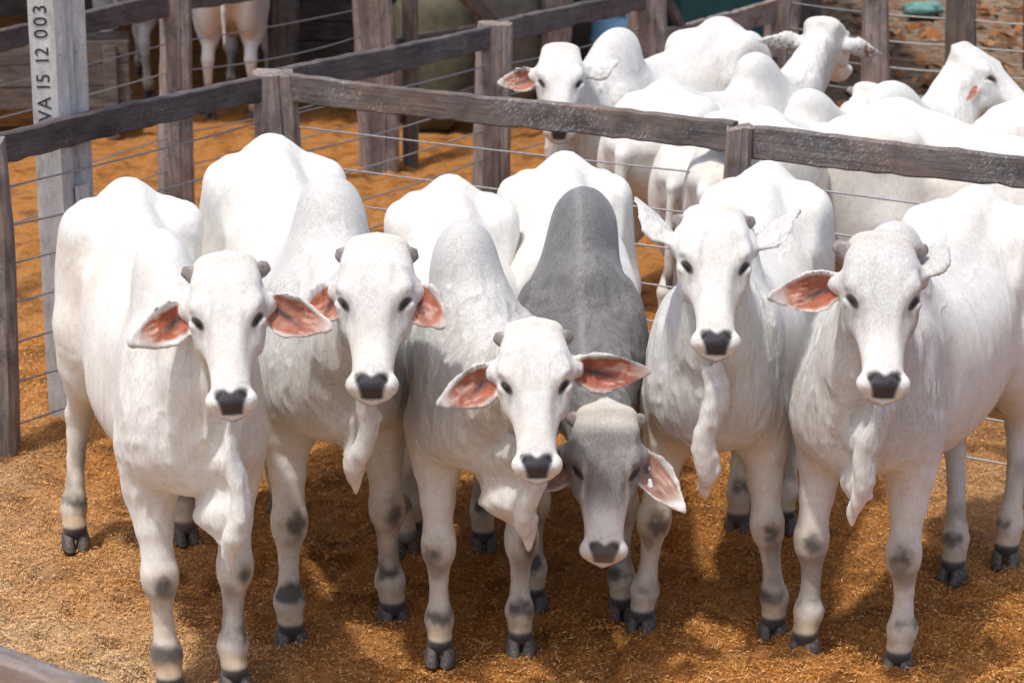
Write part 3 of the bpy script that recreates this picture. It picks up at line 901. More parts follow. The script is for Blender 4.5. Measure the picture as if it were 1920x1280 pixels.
gx = np.concatenate([-np.geomspace(3.2, 400, 26)[::-1], np.arange(-3.15, 3.2, 0.032), np.geomspace(3.2, 400, 26)])
gy = np.concatenate([-np.geomspace(1, 60, 8)[::-1], np.arange(-0.8, 6.4, 0.4), np.arange(6.5, 13.0, 0.032), np.geomspace(13.05, 600, 90)])
GX, GY = np.meshgrid(gx, gy, indexing='ij')
gv = np.stack([GX.ravel(), GY.ravel(), height(GX.ravel(), GY.ravel())], 1)
ii = np.arange(len(gx) * len(gy)).reshape(len(gx), len(gy))
gq = np.stack([ii[:-1, :-1].ravel(), ii[1:, :-1].ravel(), ii[1:, 1:].ravel(), ii[:-1, 1:].ravel()], 1)
me = np_mesh('ground', gv, gq); me.shade_smooth()
set_col(me, 'pale_amt', np.repeat(palemask(gv[:, 0], gv[:, 1])[:, None], 3, 1))

m, nt, b = new_mat('litter_ground')
g = nd(nt, 'ShaderNodeNewGeometry').outputs['Position']
n1 = tex(nt, g, 'ShaderNodeTexNoise', 55, 6, 0.75).outputs[0]
n2 = tex(nt, g, 'ShaderNodeTexNoise', 2.3, 5, 0.6).outputs[0]
n3 = tex(nt, g, 'ShaderNodeTexNoise', 16, 5, 0.7).outputs[0]
v1 = tex(nt, g, 'ShaderNodeTexVoronoi', 120, mapscale=(1, 0.6, 1))
c = ramp(nt, n1, [(0.28, (0.18, 0.072, 0.018)), (0.5, (0.47, 0.195, 0.050)), (0.72, (0.66, 0.33, 0.105))])
c = mix(nt, math_n(nt, 'MULTIPLY', ramp(nt, n2, [(0.45, (0, 0, 0)), (0.7, (1, 1, 1))]), 0.45), c, (0.50, 0.27, 0.11))
c = mix(nt, math_n(nt, 'MULTIPLY', ramp(nt, n3, [(0.30, (1, 1, 1)), (0.45, (0, 0, 0))]), 0.6), c, (0.14, 0.050, 0.014))
n4 = tex(nt, g, 'ShaderNodeTexNoise', 4.5, 6, 0.7).outputs[0]
c = mix(nt, math_n(nt, 'MULTIPLY', ramp(nt, n4, [(0.36, (1, 1, 1)), (0.52, (0, 0, 0))]), 0.75), c, (0.13, 0.052, 0.018))
c = mix(nt, math_n(nt, 'MULTIPLY', nd(nt, 'ShaderNodeAttribute', attribute_name='pale_amt').outputs['Fac'], 0.9), c, ramp(nt, n1, [(0.3, (0.32, 0.19, 0.085)), (0.65, (0.64, 0.45, 0.26))]))
# far ground: pale trodden sand with leaf litter, beyond the yard
sx = nd(nt, 'ShaderNodeSeparateXYZ'); nt.links.new(g, sx.inputs[0])
line = math_n(nt, 'ADD', math_n(nt, 'MULTIPLY', sx.outputs['X'], 0.55), math_n(nt, 'MULTIPLY', sx.outputs['Y'], 0.83))
far = ramp(nt, math_n(nt, 'MULTIPLY', math_n(nt, 'SUBTRACT', line, 15.6), 0.5), [(0.0, (0, 0, 0)), (0.5, (1, 1, 1))])
lv = tex(nt, g, 'ShaderNodeTexNoise', 7, 5, 0.65).outputs[0]
lv2 = tex(nt, g, 'ShaderNodeTexNoise', 1.5, 5, 0.65).outputs[0]
sand = ramp(nt, lv, [(0.40, (0.16, 0.07, 0.03)), (0.48, (0.26, 0.18, 0.11)), (0.62, (0.36, 0.28, 0.20)), (0.7, (0.25, 0.19, 0.12))])
sand = mix(nt, ramp(nt, lv2, [(0.48, (0, 0, 0)), (0.6, (0.7, 0.7, 0.7))]), sand, (0.17, 0.12, 0.07))
east = ramp(nt, math_n(nt, 'MULTIPLY', math_n(nt, 'ADD', sx.outputs['X'], -1.5), 0.6), [(0.0, (0, 0, 0)), (1.0, (1, 1, 1))])
c = mix(nt, math_n(nt, 'MULTIPLY', far, east), c, sand)
nt.links.new(c, b.inputs['Base Color'])
b.inputs['Roughness'].default_value = 0.95
b.inputs['Specular IOR Level'].default_value = 0.1
hh = math_n(nt, 'ADD', n1, math_n(nt, 'MULTIPLY', v1.outputs['Distance'], 0.8))
nb_ = bump(nt, b, n3, 0.6, 0.03)
bump(nt, b, hh, 0.9, 0.014, nb_)
me.materials.append(m)
ground = link(bpy.data.objects.new('ground', me))
tag(ground, kind='structure')

# loose orange husk litter lying on the ground
NF = 230000
ty = RNG.random(NF)
fy_ = 6.75 + ty**1.25 * 5.6
fx_ = (RNG.random(NF) - 0.5) * 2 * (0.24 * fy_ + 0.15)
hz = height(fx_, fy_)
big = noise3(np.stack([fx_, fy_, fx_ * 0], 1), 9.0)
keep = RNG.random(NF) < (0.35 + 0.9 * big)
fx_, fy_, hz = fx_[keep], fy_[keep], hz[keep]
NF = len(fx_)
an = RNG.random(NF) * 2 * math.pi
ln = RNG.uniform(0.004, 0.0095, NF); wdt = RNG.uniform(0.0012, 0.0028, NF)
tilt = RNG.normal(0, 0.42, NF); roll = RNG.normal(0, 0.6, NF)
d1 = np.stack([np.cos(an) * np.cos(tilt), np.sin(an) * np.cos(tilt), np.sin(tilt)], 1)
d2 = np.stack([-np.sin(an) * np.cos(roll), np.cos(an) * np.cos(roll), np.sin(roll)], 1)
up = np.cross(d1, d2)
ctr = np.stack([fx_, fy_, hz + 0.004 + RNG.random(NF) * 0.008], 1)
lift = (RNG.random(NF) * 0.0035)[:, None] * up
A = ctr - d1 * ln[:, None]; Bm = ctr + lift; Cc = ctr + d1 * ln[:, None]
w_ = d2 * wdt[:, None]
FV = np.stack([A - w_ * 0.5, A + w_ * 0.5, Bm + w_, Bm - w_, Cc + w_ * 0.4, Cc - w_ * 0.4], 1).reshape(-1, 3)
k6 = (np.arange(NF) * 6)[:, None]
FQ = np.concatenate([k6 + np.array([[0, 3, 2, 1]]), k6 + np.array([[3, 5, 4, 2]])])
me = np_mesh('husk_litter', FV, FQ)
tone = RNG.random(NF)
pal = np.stack([np.interp(tone, [0, .35, .75, .93, 1], c3) for c3 in ([.20, .48, .62, .68, .74], [.070, .20, .30, .42, .54], [.016, .045, .085, .16, .30])], 1)
pale_amt = palemask(fx_, fy_)[:, None]
pal = pal * (1 - 0.75 * pale_amt) + np.array((0.64, 0.45, 0.26)) * 0.75 * pale_amt
set_col(me, 'husk', np.repeat(pal, 6, 0))
m, nt, b = new_mat('husk')
nt.links.new(nd(nt, 'ShaderNodeAttribute', attribute_name='husk').outputs['Color'], b.inputs['Base Color'])
b.inputs['Roughness'].default_value = 1.0
b.inputs['Specular IOR Level'].default_value = 0.05
me.materials.append(m)
husk = link(bpy.data.objects.new('husk_litter', me))
tag(husk, 'loose orange brown husk litter spread over the pen floor', 'litter', kind='stuff')

# ------------------------------------------------------------------ front row of cattle
ROW = 'zebu bulls standing in a row'
OUT = (0.0, 0.30, 1.0)
zebu('zebu_bull', 'white bull at the left end of the front row, stubby horns and pink ears spread', ROW,
     (-1.09, 7.66), 16.5, 1.02, (-0.933, 7.42, 1.607), (-0.885, 7.10, 1.145), 3,
     [(-1.193, 7.578, 0), (-0.976, 7.662, 0), (-1.806, 9.15, 0), (-1.365, 9.228, 0)],
     [((0.90, 0.52, 0.05), OUT, 0.205), ((0.90, 0.45, 0.05), (-0.25, 0.25, 1), 0.215)],
     horn=(0.052, 0.9, -0.45, 0.042), gray=0.10, gray_col=(0.45, 0.45, 0.45), hump=(-0.05, 0.98), dew=(0, 0.60), dewx=-0.91, stretch=1.06, seed=1, width=0.92, hump_w=0.10)
zebu('zebu_bull', 'tall white bull with light grey hump and drooping ears, second from the left', ROW,
     (-0.64, 8.16), 13.5, 1.07, (-0.459, 7.75, 1.596), (-0.465, 7.40, 1.108), -2,
     [(-0.815, 8.065, 0), (-0.453, 8.286, 0), (-0.991, 9.568, 0), (-0.449, 9.098, 0)],
     [((0.66, 0.74, 0.10), (0.1, 0.0, 1), 0.165), ((0.62, 0.80, 0.12), (-0.15, 0.0, 1), 0.165)],
     horn=(0.036, 0.9, -0.25, 0.042), gray=0.42, face_gray=0.22, gray_col=(0.33, 0.33, 0.335), hump=(0.05, 1.0), dew=(0, 0.68), dewx=-0.54, stretch=1.04, seed=2, width=0.95, hump_w=0.118)
zebu('zebu_bull', 'pale grey bull in the middle with lowered head and long ears held sideways', ROW,
     (-0.11, 7.97), 5.5, 0.99, (0.07, 7.50, 1.363), (0.083, 7.20, 0.898), 0,
     [(-0.261, 7.923, 0), (0.029, 8.004, 0), (-0.422, 9.228, 0), (-0.121, 9.111, 0)],
     [((0.88, 0.50, 0.05), OUT, 0.215), ((1.0, 0.06, 0.0), (-0.1, 0.5, 0.9), 0.25)],
     horn=(0.040, 0.9, -0.35, 0.040), gray=0.55, gray_col=(0.30, 0.30, 0.305), hump=(-0.045, 1.03), dew=(0, 0.58), dewx=0.045, stretch=1.05, seed=3, width=0.95, hump_w=0.118)
zebu('zebu_bull', 'dark grey bull with black-grey hump holding its head low towards the ground', ROW,
     (0.25, 8.40), 1.0, 1.0, (0.331, 7.78, 0.985), (0.316, 7.58, 0.455), 2,
     [(0.082, 8.44, 0), (0.415, 8.341, 0), (0.10, 9.75, 0), (0.479, 9.75, 0)],
     [((0.65, 0.70, -0.2), (0.4, 0.2, 0.9), 0.19), ((0.62, 0.78, 0.12), (0.25, -0.1, 0.9), 0.235)],
     horn=(0.048, 0.85, -0.40, 0.042), gray=1.0, face_gray=0.85, ear_col=(0.30, 0.15, 0.11), gray_col=(0.125, 0.125, 0.128), hump=(0.03, 1.12), dew=(0.0, 0.60), stretch=1.04, seed=4, hump_w=0.126, dark_face=True, legs_dark=1.2)
zebu('zebu_bull', 'white bull with both ears pricked upward, second from the right', ROW,
     (0.73, 8.17), -13.0, 1.0, (0.691, 7.85, 1.680), (0.68, 7.50, 1.235), 1,
     [(0.489, 8.211, 0), (0.971, 8.143, 0), (0.953, 9.328, 0), (1.147, 9.361, 0)],
     [((0.55, -0.82, -0.1), (0.6, 0.3, -0.75), 0.24), ((0.68, -0.70, -0.1), (0.6, 0.3, -0.75), 0.235)],
     horn=(0.052, 0.88, -0.45, 0.042), gray=0.32, gray_col=(0.36, 0.36, 0.365), hump=(0.0, 1.0), dew=(0, 0.68), dewx=0.66, stretch=1.05, seed=5, width=0.95)
zebu('zebu_bull', 'white bull with light grey face at the right end, one ear out and one up', ROW,
     (1.235, 7.92), -27.0, 1.0, (1.219, 7.55, 1.650), (1.194, 7.20, 1.170), 0,
     [(1.071, 7.988, 0), (1.385, 7.815, 0), (1.757, 8.758, 0), (2.006, 8.941, 0)],
     [((0.97, 0.24, 0.0), OUT, 0.225), ((0.45, -0.86, -0.15), (0.7, 0.2, -0.6), 0.21)],
     horn=(0.066, 0.88, -0.48, 0.044), gray=0.42, face_gray=0.55, gray_col=(0.34, 0.34, 0.345), hump=(0.0, 1.0), dew=(0, 0.68), dewx=1.15, stretch=0.97, seed=6, scrotum=True)

# ------------------------------------------------------------------ fences
def rail(parent, a, b2, h, t, mat, name='rail', seed=0):
    """plank between two points (centre line), local X along its length, uneven edges"""
    rg = random.Random(seed)
    a, b2 = Vector(a), Vector(b2)
    d = b2 - a; Ln = d.length
    n = max(4, int(Ln / 0.07))
    ph = [rg.uniform(0, 6.28) for _ in range(4)]
    V, Fc = [], []
    c = 0.008
    for i in range(n + 1):
        x = Ln * i / n
        jt, jb, jy = rg.uniform(-.004, .004), rg.uniform(-.005, .005), rg.uniform(-.002, .002)
        jt += 0.006 * math.sin(x * 2.1 + ph[0]) - (0.012 * rg.random() if rg.random() < 0.06 else 0)
        jb += 0.007 * math.sin(x * 1.7 + ph[1]) + (0.014 * rg.random() if rg.random() < 0.06 else 0)
        jy += 0.008 * math.sin(x * 1.3 + ph[2])
        T, Bt, y0, y1 = h / 2 + jt, -h / 2 + jb, -t / 2 + jy, t / 2 + jy
        V += [(x, y0, Bt + c), (x, y0, T - c), (x, y0 + c, T), (x, y1 - c, T), (x, y1, T - c), (x, y1, Bt + c), (x, y1 - c, Bt), (x, y0 + c, Bt)]
    for i in range(n):
        for k in range(8):
            Fc.append((i*8+k, (i+1)*8+k, (i+1)*8+(k+1) % 8, i*8+(k+1) % 8))
    Fc.append(tuple(range(8))); Fc.append(tuple(n*8+k for k in reversed(range(8))))
    o = mesh_obj(name, V, Fc, mat)
    X = d.normalized(); Y = Vector((0, 0, 1)).cross(X).normalized(); Z = X.cross(Y)
    mw = Matrix((X, Y, Z)).transposed().to_4x4(); mw.translation = a
    o.parent = parent
    o.matrix_local = parent.matrix_basis.inverted() @ mw
    return o

def post(parent, loc, w, d, h, rz, mat, seed, name='post', lean=(0, 0), z0=-0.1):
    """rough-hewn post: local X runs up the post so the grain follows it"""
    rg = random.Random(seed)
    prof = [(-.5, -.36), (-.36, -.5), (.1, -.5), (.13, -.465), (.16, -.5), (.38, -.5), (.5, -.37), (.5, .36), (.37, .5), (-.37, .5), (-.5, .36)]
    k = len(prof); n = max(5, int(h / 0.12))
    ph = [rg.uniform(0, 6.28) for _ in range(4)]
    V, Fc = [], []
    for i in range(n + 1):
        z = z0 + (h - z0) * i / n
        tp = 1 + 0.06 * math.sin(z * 3 + ph[0]) + 0.05 * (1 - z / h)
        ox = 0.02 * w / 0.2 * math.sin(z * 2.3 + ph[1]); oy = 0.015 * math.sin(z * 2.9 + ph[2])
        if i == n: tp *= 0.93
        for q, (px, py) in enumerate(prof):
            V.append((z + (rg.uniform(-.012, .012) if i == n else 0), (px * tp + rg.uniform(-.018, .018)) * w + ox + lean[0] * z, (py * tp + rg.uniform(-.018, .018)) * d + oy + lean[1] * z))
    for i in range(n):
        for q in range(k):
            Fc.append((i*k+q, i*k+(q+1) % k, (i+1)*k+(q+1) % k, (i+1)*k+q))
    Fc.append(tuple(n*k+q for q in range(k)))
    o = mesh_obj(name, V, Fc, mat)
    # local (x up, y across, z depth) -> world
    up = Vector((0, 0, 1)); ac = Vector((math.cos(rz), math.sin(rz), 0)); dp = Vector((-math.sin(rz), math.cos(rz), 0))
    mw = Matrix((up, ac, dp)).transposed().to_4x4(); mw.translation = Vector((loc[0], loc[1], 0))
    o.parent = parent
    o.matrix_local = parent.matrix_basis.inverted() @ mw
    return o

def tube(parent, pts, rad, mat, name='wire', seg=6):
    pts = [Vector(p) for p in pts]
    V, Fc = [], []
    for i, p in enumerate(pts):
        d = (pts[min(i+1, len(pts)-1)] - pts[max(i-1, 0)]).normalized()
        s_ = d.cross(Vector((0, 0, 1))).normalized(); u_ = s_.cross(d)
        for k in range(seg):
            t = 2 * math.pi * k / seg
            V.append(tuple(p + s_ * rad * math.cos(t) + u_ * rad * math.sin(t)))
    for i in range(len(pts) - 1):
        for k in range(seg):
            Fc.append((i*seg+k, i*seg+(k+1) % seg, (i+1)*seg+(k+1) % seg, (i+1)*seg+k))
    o = mesh_obj(name, V, Fc, mat, None, True)
    o.parent = parent
    o.matrix_local = parent.matrix_basis.inverted()
    return o

def wire(parent, a, b2, sag=0.01, rad=0.0048, n=14):
    a, b2 = Vector(a), Vector(b2)
    return tube(parent, [a.lerp(b2, i / n) - Vector((0, 0, sag * 4 * (i / n) * (1 - i / n))) for i in range(n + 1)], rad, MATS['wire'])

BOLT = ellipsoid_mesh('bolt', 0.017, 0.017, 0.014, MATS['bolt'], 10, 6)
def bolt(post_o, wpos):
    o = link(bpy.data.objects.new('bolt', BOLT))
    o.parent = post_o
    pm = post_o.parent.matrix_basis @ post_o.matrix_local if post_o.parent else post_o.matrix_basis
    o.matrix_local = pm.inverted() @ Matrix.Translation(Vector(wpos)) @ Matrix.Rotation(R(90), 4, 'X')
    return o

WZ = [1.25, 1.06, 0.88, 0.70, 0.52, 0.33, 0.13]
# --- long fence running from the left edge to the back right
A0, A1, A2, A3, A4 = (-2.37, 10.20), (-1.24, 12.10), (-0.11, 14.05), (0.92, 15.85), (2.03, 17.75)
f1 = empty('timber_fence', (-1.24, 12.1, 0), R(60))
tag(f1, 'long dark timber rail fence with steel cables running from left edge to the back', 'fence')
ang1 = math.atan2(1.9, 1.1)
p0 = post(f1, A0, 0.25, 0.20, 1.475, 0.1, MATS['post'], 1)
bolt(p0, (-2.375, 10.108, 1.40)); bolt(p0, (-2.365, 10.108, 1.22))
pc = post(f1, A1, 0.235, 0.235, 1.50, 0.12, MATS['post'], 2)
bolt(pc, (-1.215, 11.962, 1.395))
p2 = post(f1, A2, 0.20, 0.21, 1.50, 0.25, MATS['post'], 3)
p3 = post(f1, A3, 0.25, 0.23, 1.62, 0.2, MATS['post'], 4)
p4 = post(f1, A4, 0.21, 0.21, 1.70, 0.2, MATS['post'], 5)
def lerp2(a, b2, t): return (a[0] + (b2[0] - a[0]) * t, a[1] + (b2[1] - a[1]) * t)
RZ = 1.43
pre = (-2.95, 9.15)
rail(f1, (*pre, RZ - .01), (*lerp2(A0, A1, -0.03), RZ - .01), 0.135, 0.055, MATS['rail_dark'], seed=1)
rail(f1, (*lerp2(A0, A1, 0.02), RZ - 0.012), (*lerp2(A0, A1, 0.965), RZ + .004), 0.135, 0.055, MATS['rail_dark'], seed=2)
rail(f1, (*lerp2(A1, A2, 0.03), RZ + .006), (*lerp2(A1, A2, 0.96), RZ), 0.14, 0.055, MATS['rail_dark'], seed=3)
rail(f1, (*lerp2(A2, A3, 0.03), RZ + .01), (*lerp2(A2, A3, 0.97), RZ + .02), 0.14, 0.055, MATS['rail_dark'], seed=4)
rail(f1, (*lerp2(A3, A4, 0.03), 1.13), (*lerp2(A3, A4, 0.97), 1.13), 0.17, 0.05, MATS['post'], seed=5)
rail(f1, (*lerp2(A3, A4, 0.03), 0.72), (*lerp2(A3, A4, 0.97), 0.72), 0.15, 0.05, MATS['rail_dark'], seed=6)
rail(f1, (*lerp2(A3, A4, 0.04), 1.55), (*lerp2(A3, A4, 0.45), 0.75), 0.09, 0.04, MATS['rail_dark'], 'brace', seed=7)
for z in WZ:
    for q, (a, b2) in enumerate(((pre, A0), (A0, A1), (A1, A2), (A2, A3))):
        wire(f1, (*a, z + random.uniform(-.01, .01)), (*b2, z + random.uniform(-.01, .01)), random.uniform(0.005, 0.03))

# --- cross fence behind the row of bulls
B1, B2, B3 = (1.03, 10.62), (3.42, 9.00), (5.6, 7.6)
f2 = empty('timber_fence', (1.03, 10.62, 0), R(-34))
tag(f2, 'scratched timber rail fence with steel cables right behind the row of bulls', 'fence')
pb = post(f2, (B1[0], B1[1] - 0.03), 0.118, 0.15, 1.475, -0.1, MATS['post'], 11)
bolt(pb, (1.005, 10.508, 1.395))
rail(f2, (*lerp2(A1, B1, 0.03), RZ + .005), (*lerp2(A1, B1, 0.995), RZ - .012), 0.14, 0.055, MATS['rail'], seed=12)
rail(f2, (*lerp2(B1, B2, 0.005), RZ - .02), (*lerp2(B1, B2, 0.98), RZ - .015), 0.14, 0.055, MATS['rail'], seed=13)
pb2 = post(f2, B2, 0.16, 0.16, 1.50, -0.3, MATS['post'], 14)
for z in WZ:
    wire(f2, (*A1, z - 0.02), (*B1, z - 0.02 + random.uniform(-.01, .01)), 0.006)
    wire(f2, (*B1, z - 0.02), (*B2, z - 0.02 + random.uniform(-.01, .01)), 0.012)

# --- fence across the alley on the left
C0, C1, C2, C3 = (-3.35, 13.0), (-2.25, 15.60), (-1.02, 17.35), (0.35, 19.3)
f3 = empty('timber_fence', (-2.25, 15.6, 0), R(60))
tag(f3, 'far timber fence with pale hewn posts at the upper left, beyond the alley', 'fence')
post(f3, C1, 0.215, 0.2, 1.62, 0.2, MATS['post'], 21)
post(f3, C2, 0.26, 0.24, 1.75, 0.25, MATS['post'], 22)
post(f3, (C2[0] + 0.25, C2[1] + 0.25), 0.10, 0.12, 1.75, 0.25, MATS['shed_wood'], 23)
post(f3, C3, 0.22, 0.2, 1.7, 0.2, MATS['post'], 24)
rail(f3, (*C0, 1.435), (*lerp2(C0, C1, 0.965), 1.435), 0.14, 0.055, MATS['rail_dark'], seed=25)
rail(f3, (*lerp2(C1, C2, 0.04), 1.44), (*lerp2(C1, C2, 0.96), 1.46), 0.14, 0.055, MATS['rail_dark'], seed=26)
for z in (0.38, 0.86, 1.42):
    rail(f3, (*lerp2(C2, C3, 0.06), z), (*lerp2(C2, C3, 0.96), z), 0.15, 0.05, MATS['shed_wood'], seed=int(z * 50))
rail(f3, (*lerp2(C2, C3, 0.12), 1.75), (*lerp2(C2, C3, 0.75), 0.75), 0.11, 0.045, MATS['shed_wood'], 'brace', seed=29)
for z in (1.18, 0.99, 0.78, 0.56, 0.34):
    wire(f3, (*C0, z), (*C1, z), 0.01)
    wire(f3, (*C1, z), (*C2, z + 0.03), 0.05 if z == 0.99 else 0.015)

# --- back cross fence at the upper right
D1, D2, D3, D4 = (2.63, 17.0), (3.19, 16.67), (3.75, 16.3), (4.9, 15.6)
f4 = empty('cable_fence', (2.63, 17.0, 0), R(-33))
tag(f4, 'cable fence on weathered posts at the upper right, sandy yard behind it', 'fence')
post(f4, D1, 0.17, 0.16, 1.9, 0.1, MATS['post'], 31)
post(f4, (D2[0] + .01, D2[1] + .02), 0.19, 0.18, 1.9, 0.1, MATS['shed_wood'], 32)
post(f4, D3, 0.16, 0.16, 1.9, 0.1, MATS['shed_wood'], 33)
for z in (1.20, 1.01, 0.82, 0.63, 0.44):
    for a, b2 in ((A4, D1), (D1, D2), (D2, D3), (D3, D4)):
        wire(f4, (*a, z), (*b2, z), 0.008, 0.0055)

# --- near rail at the lower left corner
f5 = empty('timber_fence', (-0.95, 4.28, 0), R(-35))
tag(f5, 'blurred weathered rail crossing the bottom left corner close to the viewer', 'fence')
rail(f5, (-1.75, 4.86, 1.440), (0.1, 3.53, 1.425), 0.14, 0.06, MATS['post'], seed=41)
post(f5, (-1.82, 4.92), 0.16, 0.16, 1.47, -0.5, MATS['post'], 42)
post(f5, (0.18, 3.47), 0.16, 0.16, 1.47, -0.5, MATS['post'], 43)

# ------------------------------------------------------------------ concrete post with cast-in marking
m, nt, b = new_mat('old_concrete')
tc = nd(nt, 'ShaderNodeTexCoord').outputs['Object']
n1 = tex(nt, tc, 'ShaderNodeTexNoise', 6, 7, 0.7, (2, 2, 0.6)).outputs[0]
n2 = tex(nt, tc, 'ShaderNodeTexNoise', 90, 4, 0.6).outputs[0]
c = ramp(nt, n1, [(0.28, (0.20, 0.20, 0.205)), (0.45, (0.46, 0.455, 0.44)), (0.60, (0.60, 0.59, 0.57)), (0.70, (0.78, 0.78, 0.77))])
c = mix(nt, ramp(nt, n2, [(0.30, (0.8, 0.8, 0.8)), (0.38, (0, 0, 0))]), c, (0.06, 0.06, 0.06))
nt.links.new(c, b.inputs['Base Color']); b.inputs['Roughness'].default_value = 0.9
bump(nt, b, math_n(nt, 'ADD', n2, n1), 0.5, 0.005)
MATS['concrete'] = m
# grooved column: bright narrow face towards the viewer, channelled side
prof = [(-0.118, -0.10), (0.0, -0.10), (0.012, -0.088), (0.030, -0.070), (0.045, -0.045), (0.040, 0.0), (0.062, 0.012), (0.070, 0.05), (0.118, 0.062), (0.118, 0.12), (-0.118, 0.12)]
def column(prof, z0, z1):
    k = len(prof); zz = np.linspace(z0, z1, 14)
    V = [(px + random.uniform(-.0012, .0012), py + random.uniform(-.0012, .0012), z) for z in zz for px, py in prof]
    Fc = [(i*k+q, i*k+(q+1) % k, (i+1)*k+(q+1) % k, (i+1)*k+q) for i in range(len(zz)-1) for q in range(k)]
    Fc.append(tuple((len(zz)-1)*k+q for q in range(k)))
    return V, Fc
V, Fc = column(prof, -0.1, 2.9)
cp = empty('concrete_post', (-2.10, 10.84, 0), R(4))
tag(cp, 'grey concrete post with cast letters and numbers behind the left fence rail', 'post')
mesh_obj('shaft', V, Fc, MATS['concrete'], cp)
# recessed web panel lower down on the channelled side
V, Fc = column([(0.050, -0.05), (0.112, -0.042), (0.112, 0.06), (0.050, 0.06)], -0.08, 1.16)
mesh_obj('web_block', V, Fc, MATS['concrete'], cp)
mt_letter = plain_mat('cast_letter_dark', (0.035, 0.035, 0.035), 0.9)  # flat dark colour of the cast letters
def glyphs(txt, z, size):
    cu = bpy.data.curves.new('marking', 'FONT')
    cu.body = txt; cu.size = size; cu.extrude = 0.0015; cu.align_x = 'LEFT'; cu.align_y = 'CENTER'
    cu.space_character = 1.18
    tmp = bpy.data.objects.new('tmp', cu)
    COL.objects.link(tmp)
    dg = bpy.context.evaluated_depsgraph_get()
    me2 = bpy.data.meshes.new_from_object(tmp.evaluated_get(dg))
    bpy.data.objects.remove(tmp)
    me2.materials.clear(); me2.materials.append(mt_letter)
    o = link(bpy.data.objects.new('letter', me2), cp)
    # text runs upward: local x -> world z, local y -> -x, normal -> -y
    mm = Matrix(((0, 0, 1), (-1, 0, 0), (0, -1, 0))).transposed().to_4x4()
    mm = Matrix(((0, -1, 0, -0.060), (0, 0, -1, -0.1015), (1, 0, 0, z), (0, 0, 0, 1)))
    o.matrix_local = mm
    return o
zt = 1.475
for chx in 'VA 15 12 003':
    if chx != ' ': glyphs(chx, zt, 0.088)
    zt += 0.026 if chx == ' ' else (0.040 if chx == '1' else 0.056)

# ------------------------------------------------------------------ cattle in the pen behind the fence
PEN = 'zebu cattle crowded in the pen behind the fence'
BK = dict(fine=0.011, mid=0.017)
NOF = [None] * 4
def lp(loc, yaw, scale, p):
    v = Matrix.Translation(Vector((loc[0], loc[1], 0))) @ Matrix.Rotation(R(yaw), 4, 'Z') @ Matrix.Scale(scale, 4) @ Vector(p)
    return tuple(v)
def pen(label, loc, yaw, scale, hp, hm, fyaw, ears=None, group=PEN, horn=None, **kw):
    """hp / hm: poll and muzzle in the animal's own frame; fyaw: face yaw relative to the body"""
    e = ears or [((0.85, 0.5, -0.1), (0, 0.3, 1), 0.21), ((0.85, 0.5, -0.1), (0, 0.3, 1), 0.21)]
    a = dict(BK); a.update(kw)
    return zebu('zebu_cattle', label, group, loc, yaw, scale, lp(loc, yaw, scale, hp), lp(loc, yaw, scale, hm), yaw + fyaw, NOF, e, horn=horn, **a)
def penw(label, loc, yaw, scale, poll, muz, fyaw, ears=None, group=PEN, horn=None, **kw):
    e = ears or [((0.85, 0.5, -0.1), (0, 0.3, 1), 0.21), ((0.85, 0.5, -0.1), (0, 0.3, 1), 0.21)]
    a = dict(BK); a.update(kw)
    return zebu('zebu_cattle', label, group, loc, yaw, scale, poll, muz, fyaw, NOF, e, horn=horn, **a)
penw('white cow behind the fence looking at the viewer, one ear out and one raised', (0.44, 13.05), -35, 1.02, (0.265, 12.70, 1.57), (0.25, 12.34, 1.10), 0,
    ears=[((0.95, 0.30, 0.05), (0, 0.25, 1), 0.20), ((0.86, -0.50, -0.1), (0.4, 0.2, -0.9), 0.20)], seed=21, gray=0.2, dew=(0, 0.7), fine=0.009)
penw('white bull in the pen with its raised head turned away from the viewer', (1.50, 13.28), 148, 0.97, (1.80, 13.62, 1.60), (1.98, 14.03, 1.22), 158,
    ears=[((0.9, 0.1, -0.2), (0, 0.3, 1), 0.21), ((0.95, -0.1, -0.1), (0.1, 0.3, 0.9), 0.25)], seed=22, gray=0.2, hump=(0, 0.85), dew=(0, 0.8))
penw('white bull in the pen with raised head in profile at the right edge', (2.10, 12.0), 138, 1.0, (2.38, 12.38, 1.62), (2.82, 12.18, 1.23), 62,
    ears=[((0.6, 0.4, -0.6), (0.9, 0.1, 0.3), 0.15), ((0.75, 0.2, -0.5), (0.6, 0.1, 0.8), 0.13)], seed=23, gray=0.12, hump=(0, 0.8), hump_w=0.105, tail_side=-0.05, switch=True)
penw('cow in the pen with small hump and lowered cream crown between stubby horns', (1.72, 12.62), 146, 0.92, (1.97, 12.88, 1.33), (2.24, 13.15, 0.95), 135,
    horn=(0.06, 0.8, -0.5, 0.036), seed=26, gray=0.1, hump=(0, 0.75))
pen('white cow close behind the fence, broad back sloping down to the right edge', (3.10, 10.5), 64, 1.02, (0.0, -0.62, 1.20), (0.0, -1.0, 0.86), 0, seed=24, gray=0.2, hump=(0, 0.6))
pen('white cow at the right edge behind the fence, low back only', (3.95, 11.3), 64, 0.97, (0.0, -0.6, 1.2), (0.0, -1.0, 0.9), 0, seed=27, gray=0.2, hump=(0, 0.7))
# two animals standing in the shade of the far shed
SHD = 'cattle standing in the far shed'
pen('pale cow in the far shed on the left, only its thin legs showing', (-3.35, 22.1), 178, 0.98, (0.0, -0.42, 1.5), (0.0, -0.8, 1.1), 0, group=SHD, seed=28, gray=0.1, fine=0.016, mid=0.02)
pen('pale grey cow in the far shed nearer the dark post, hind legs showing', (-2.35, 21.0), 180, 1.0, (0.0, -0.42, 1.5), (0.0, -0.8, 1.1), 0, group=SHD, seed=29, gray=0.25, fine=0.016, mid=0.02)

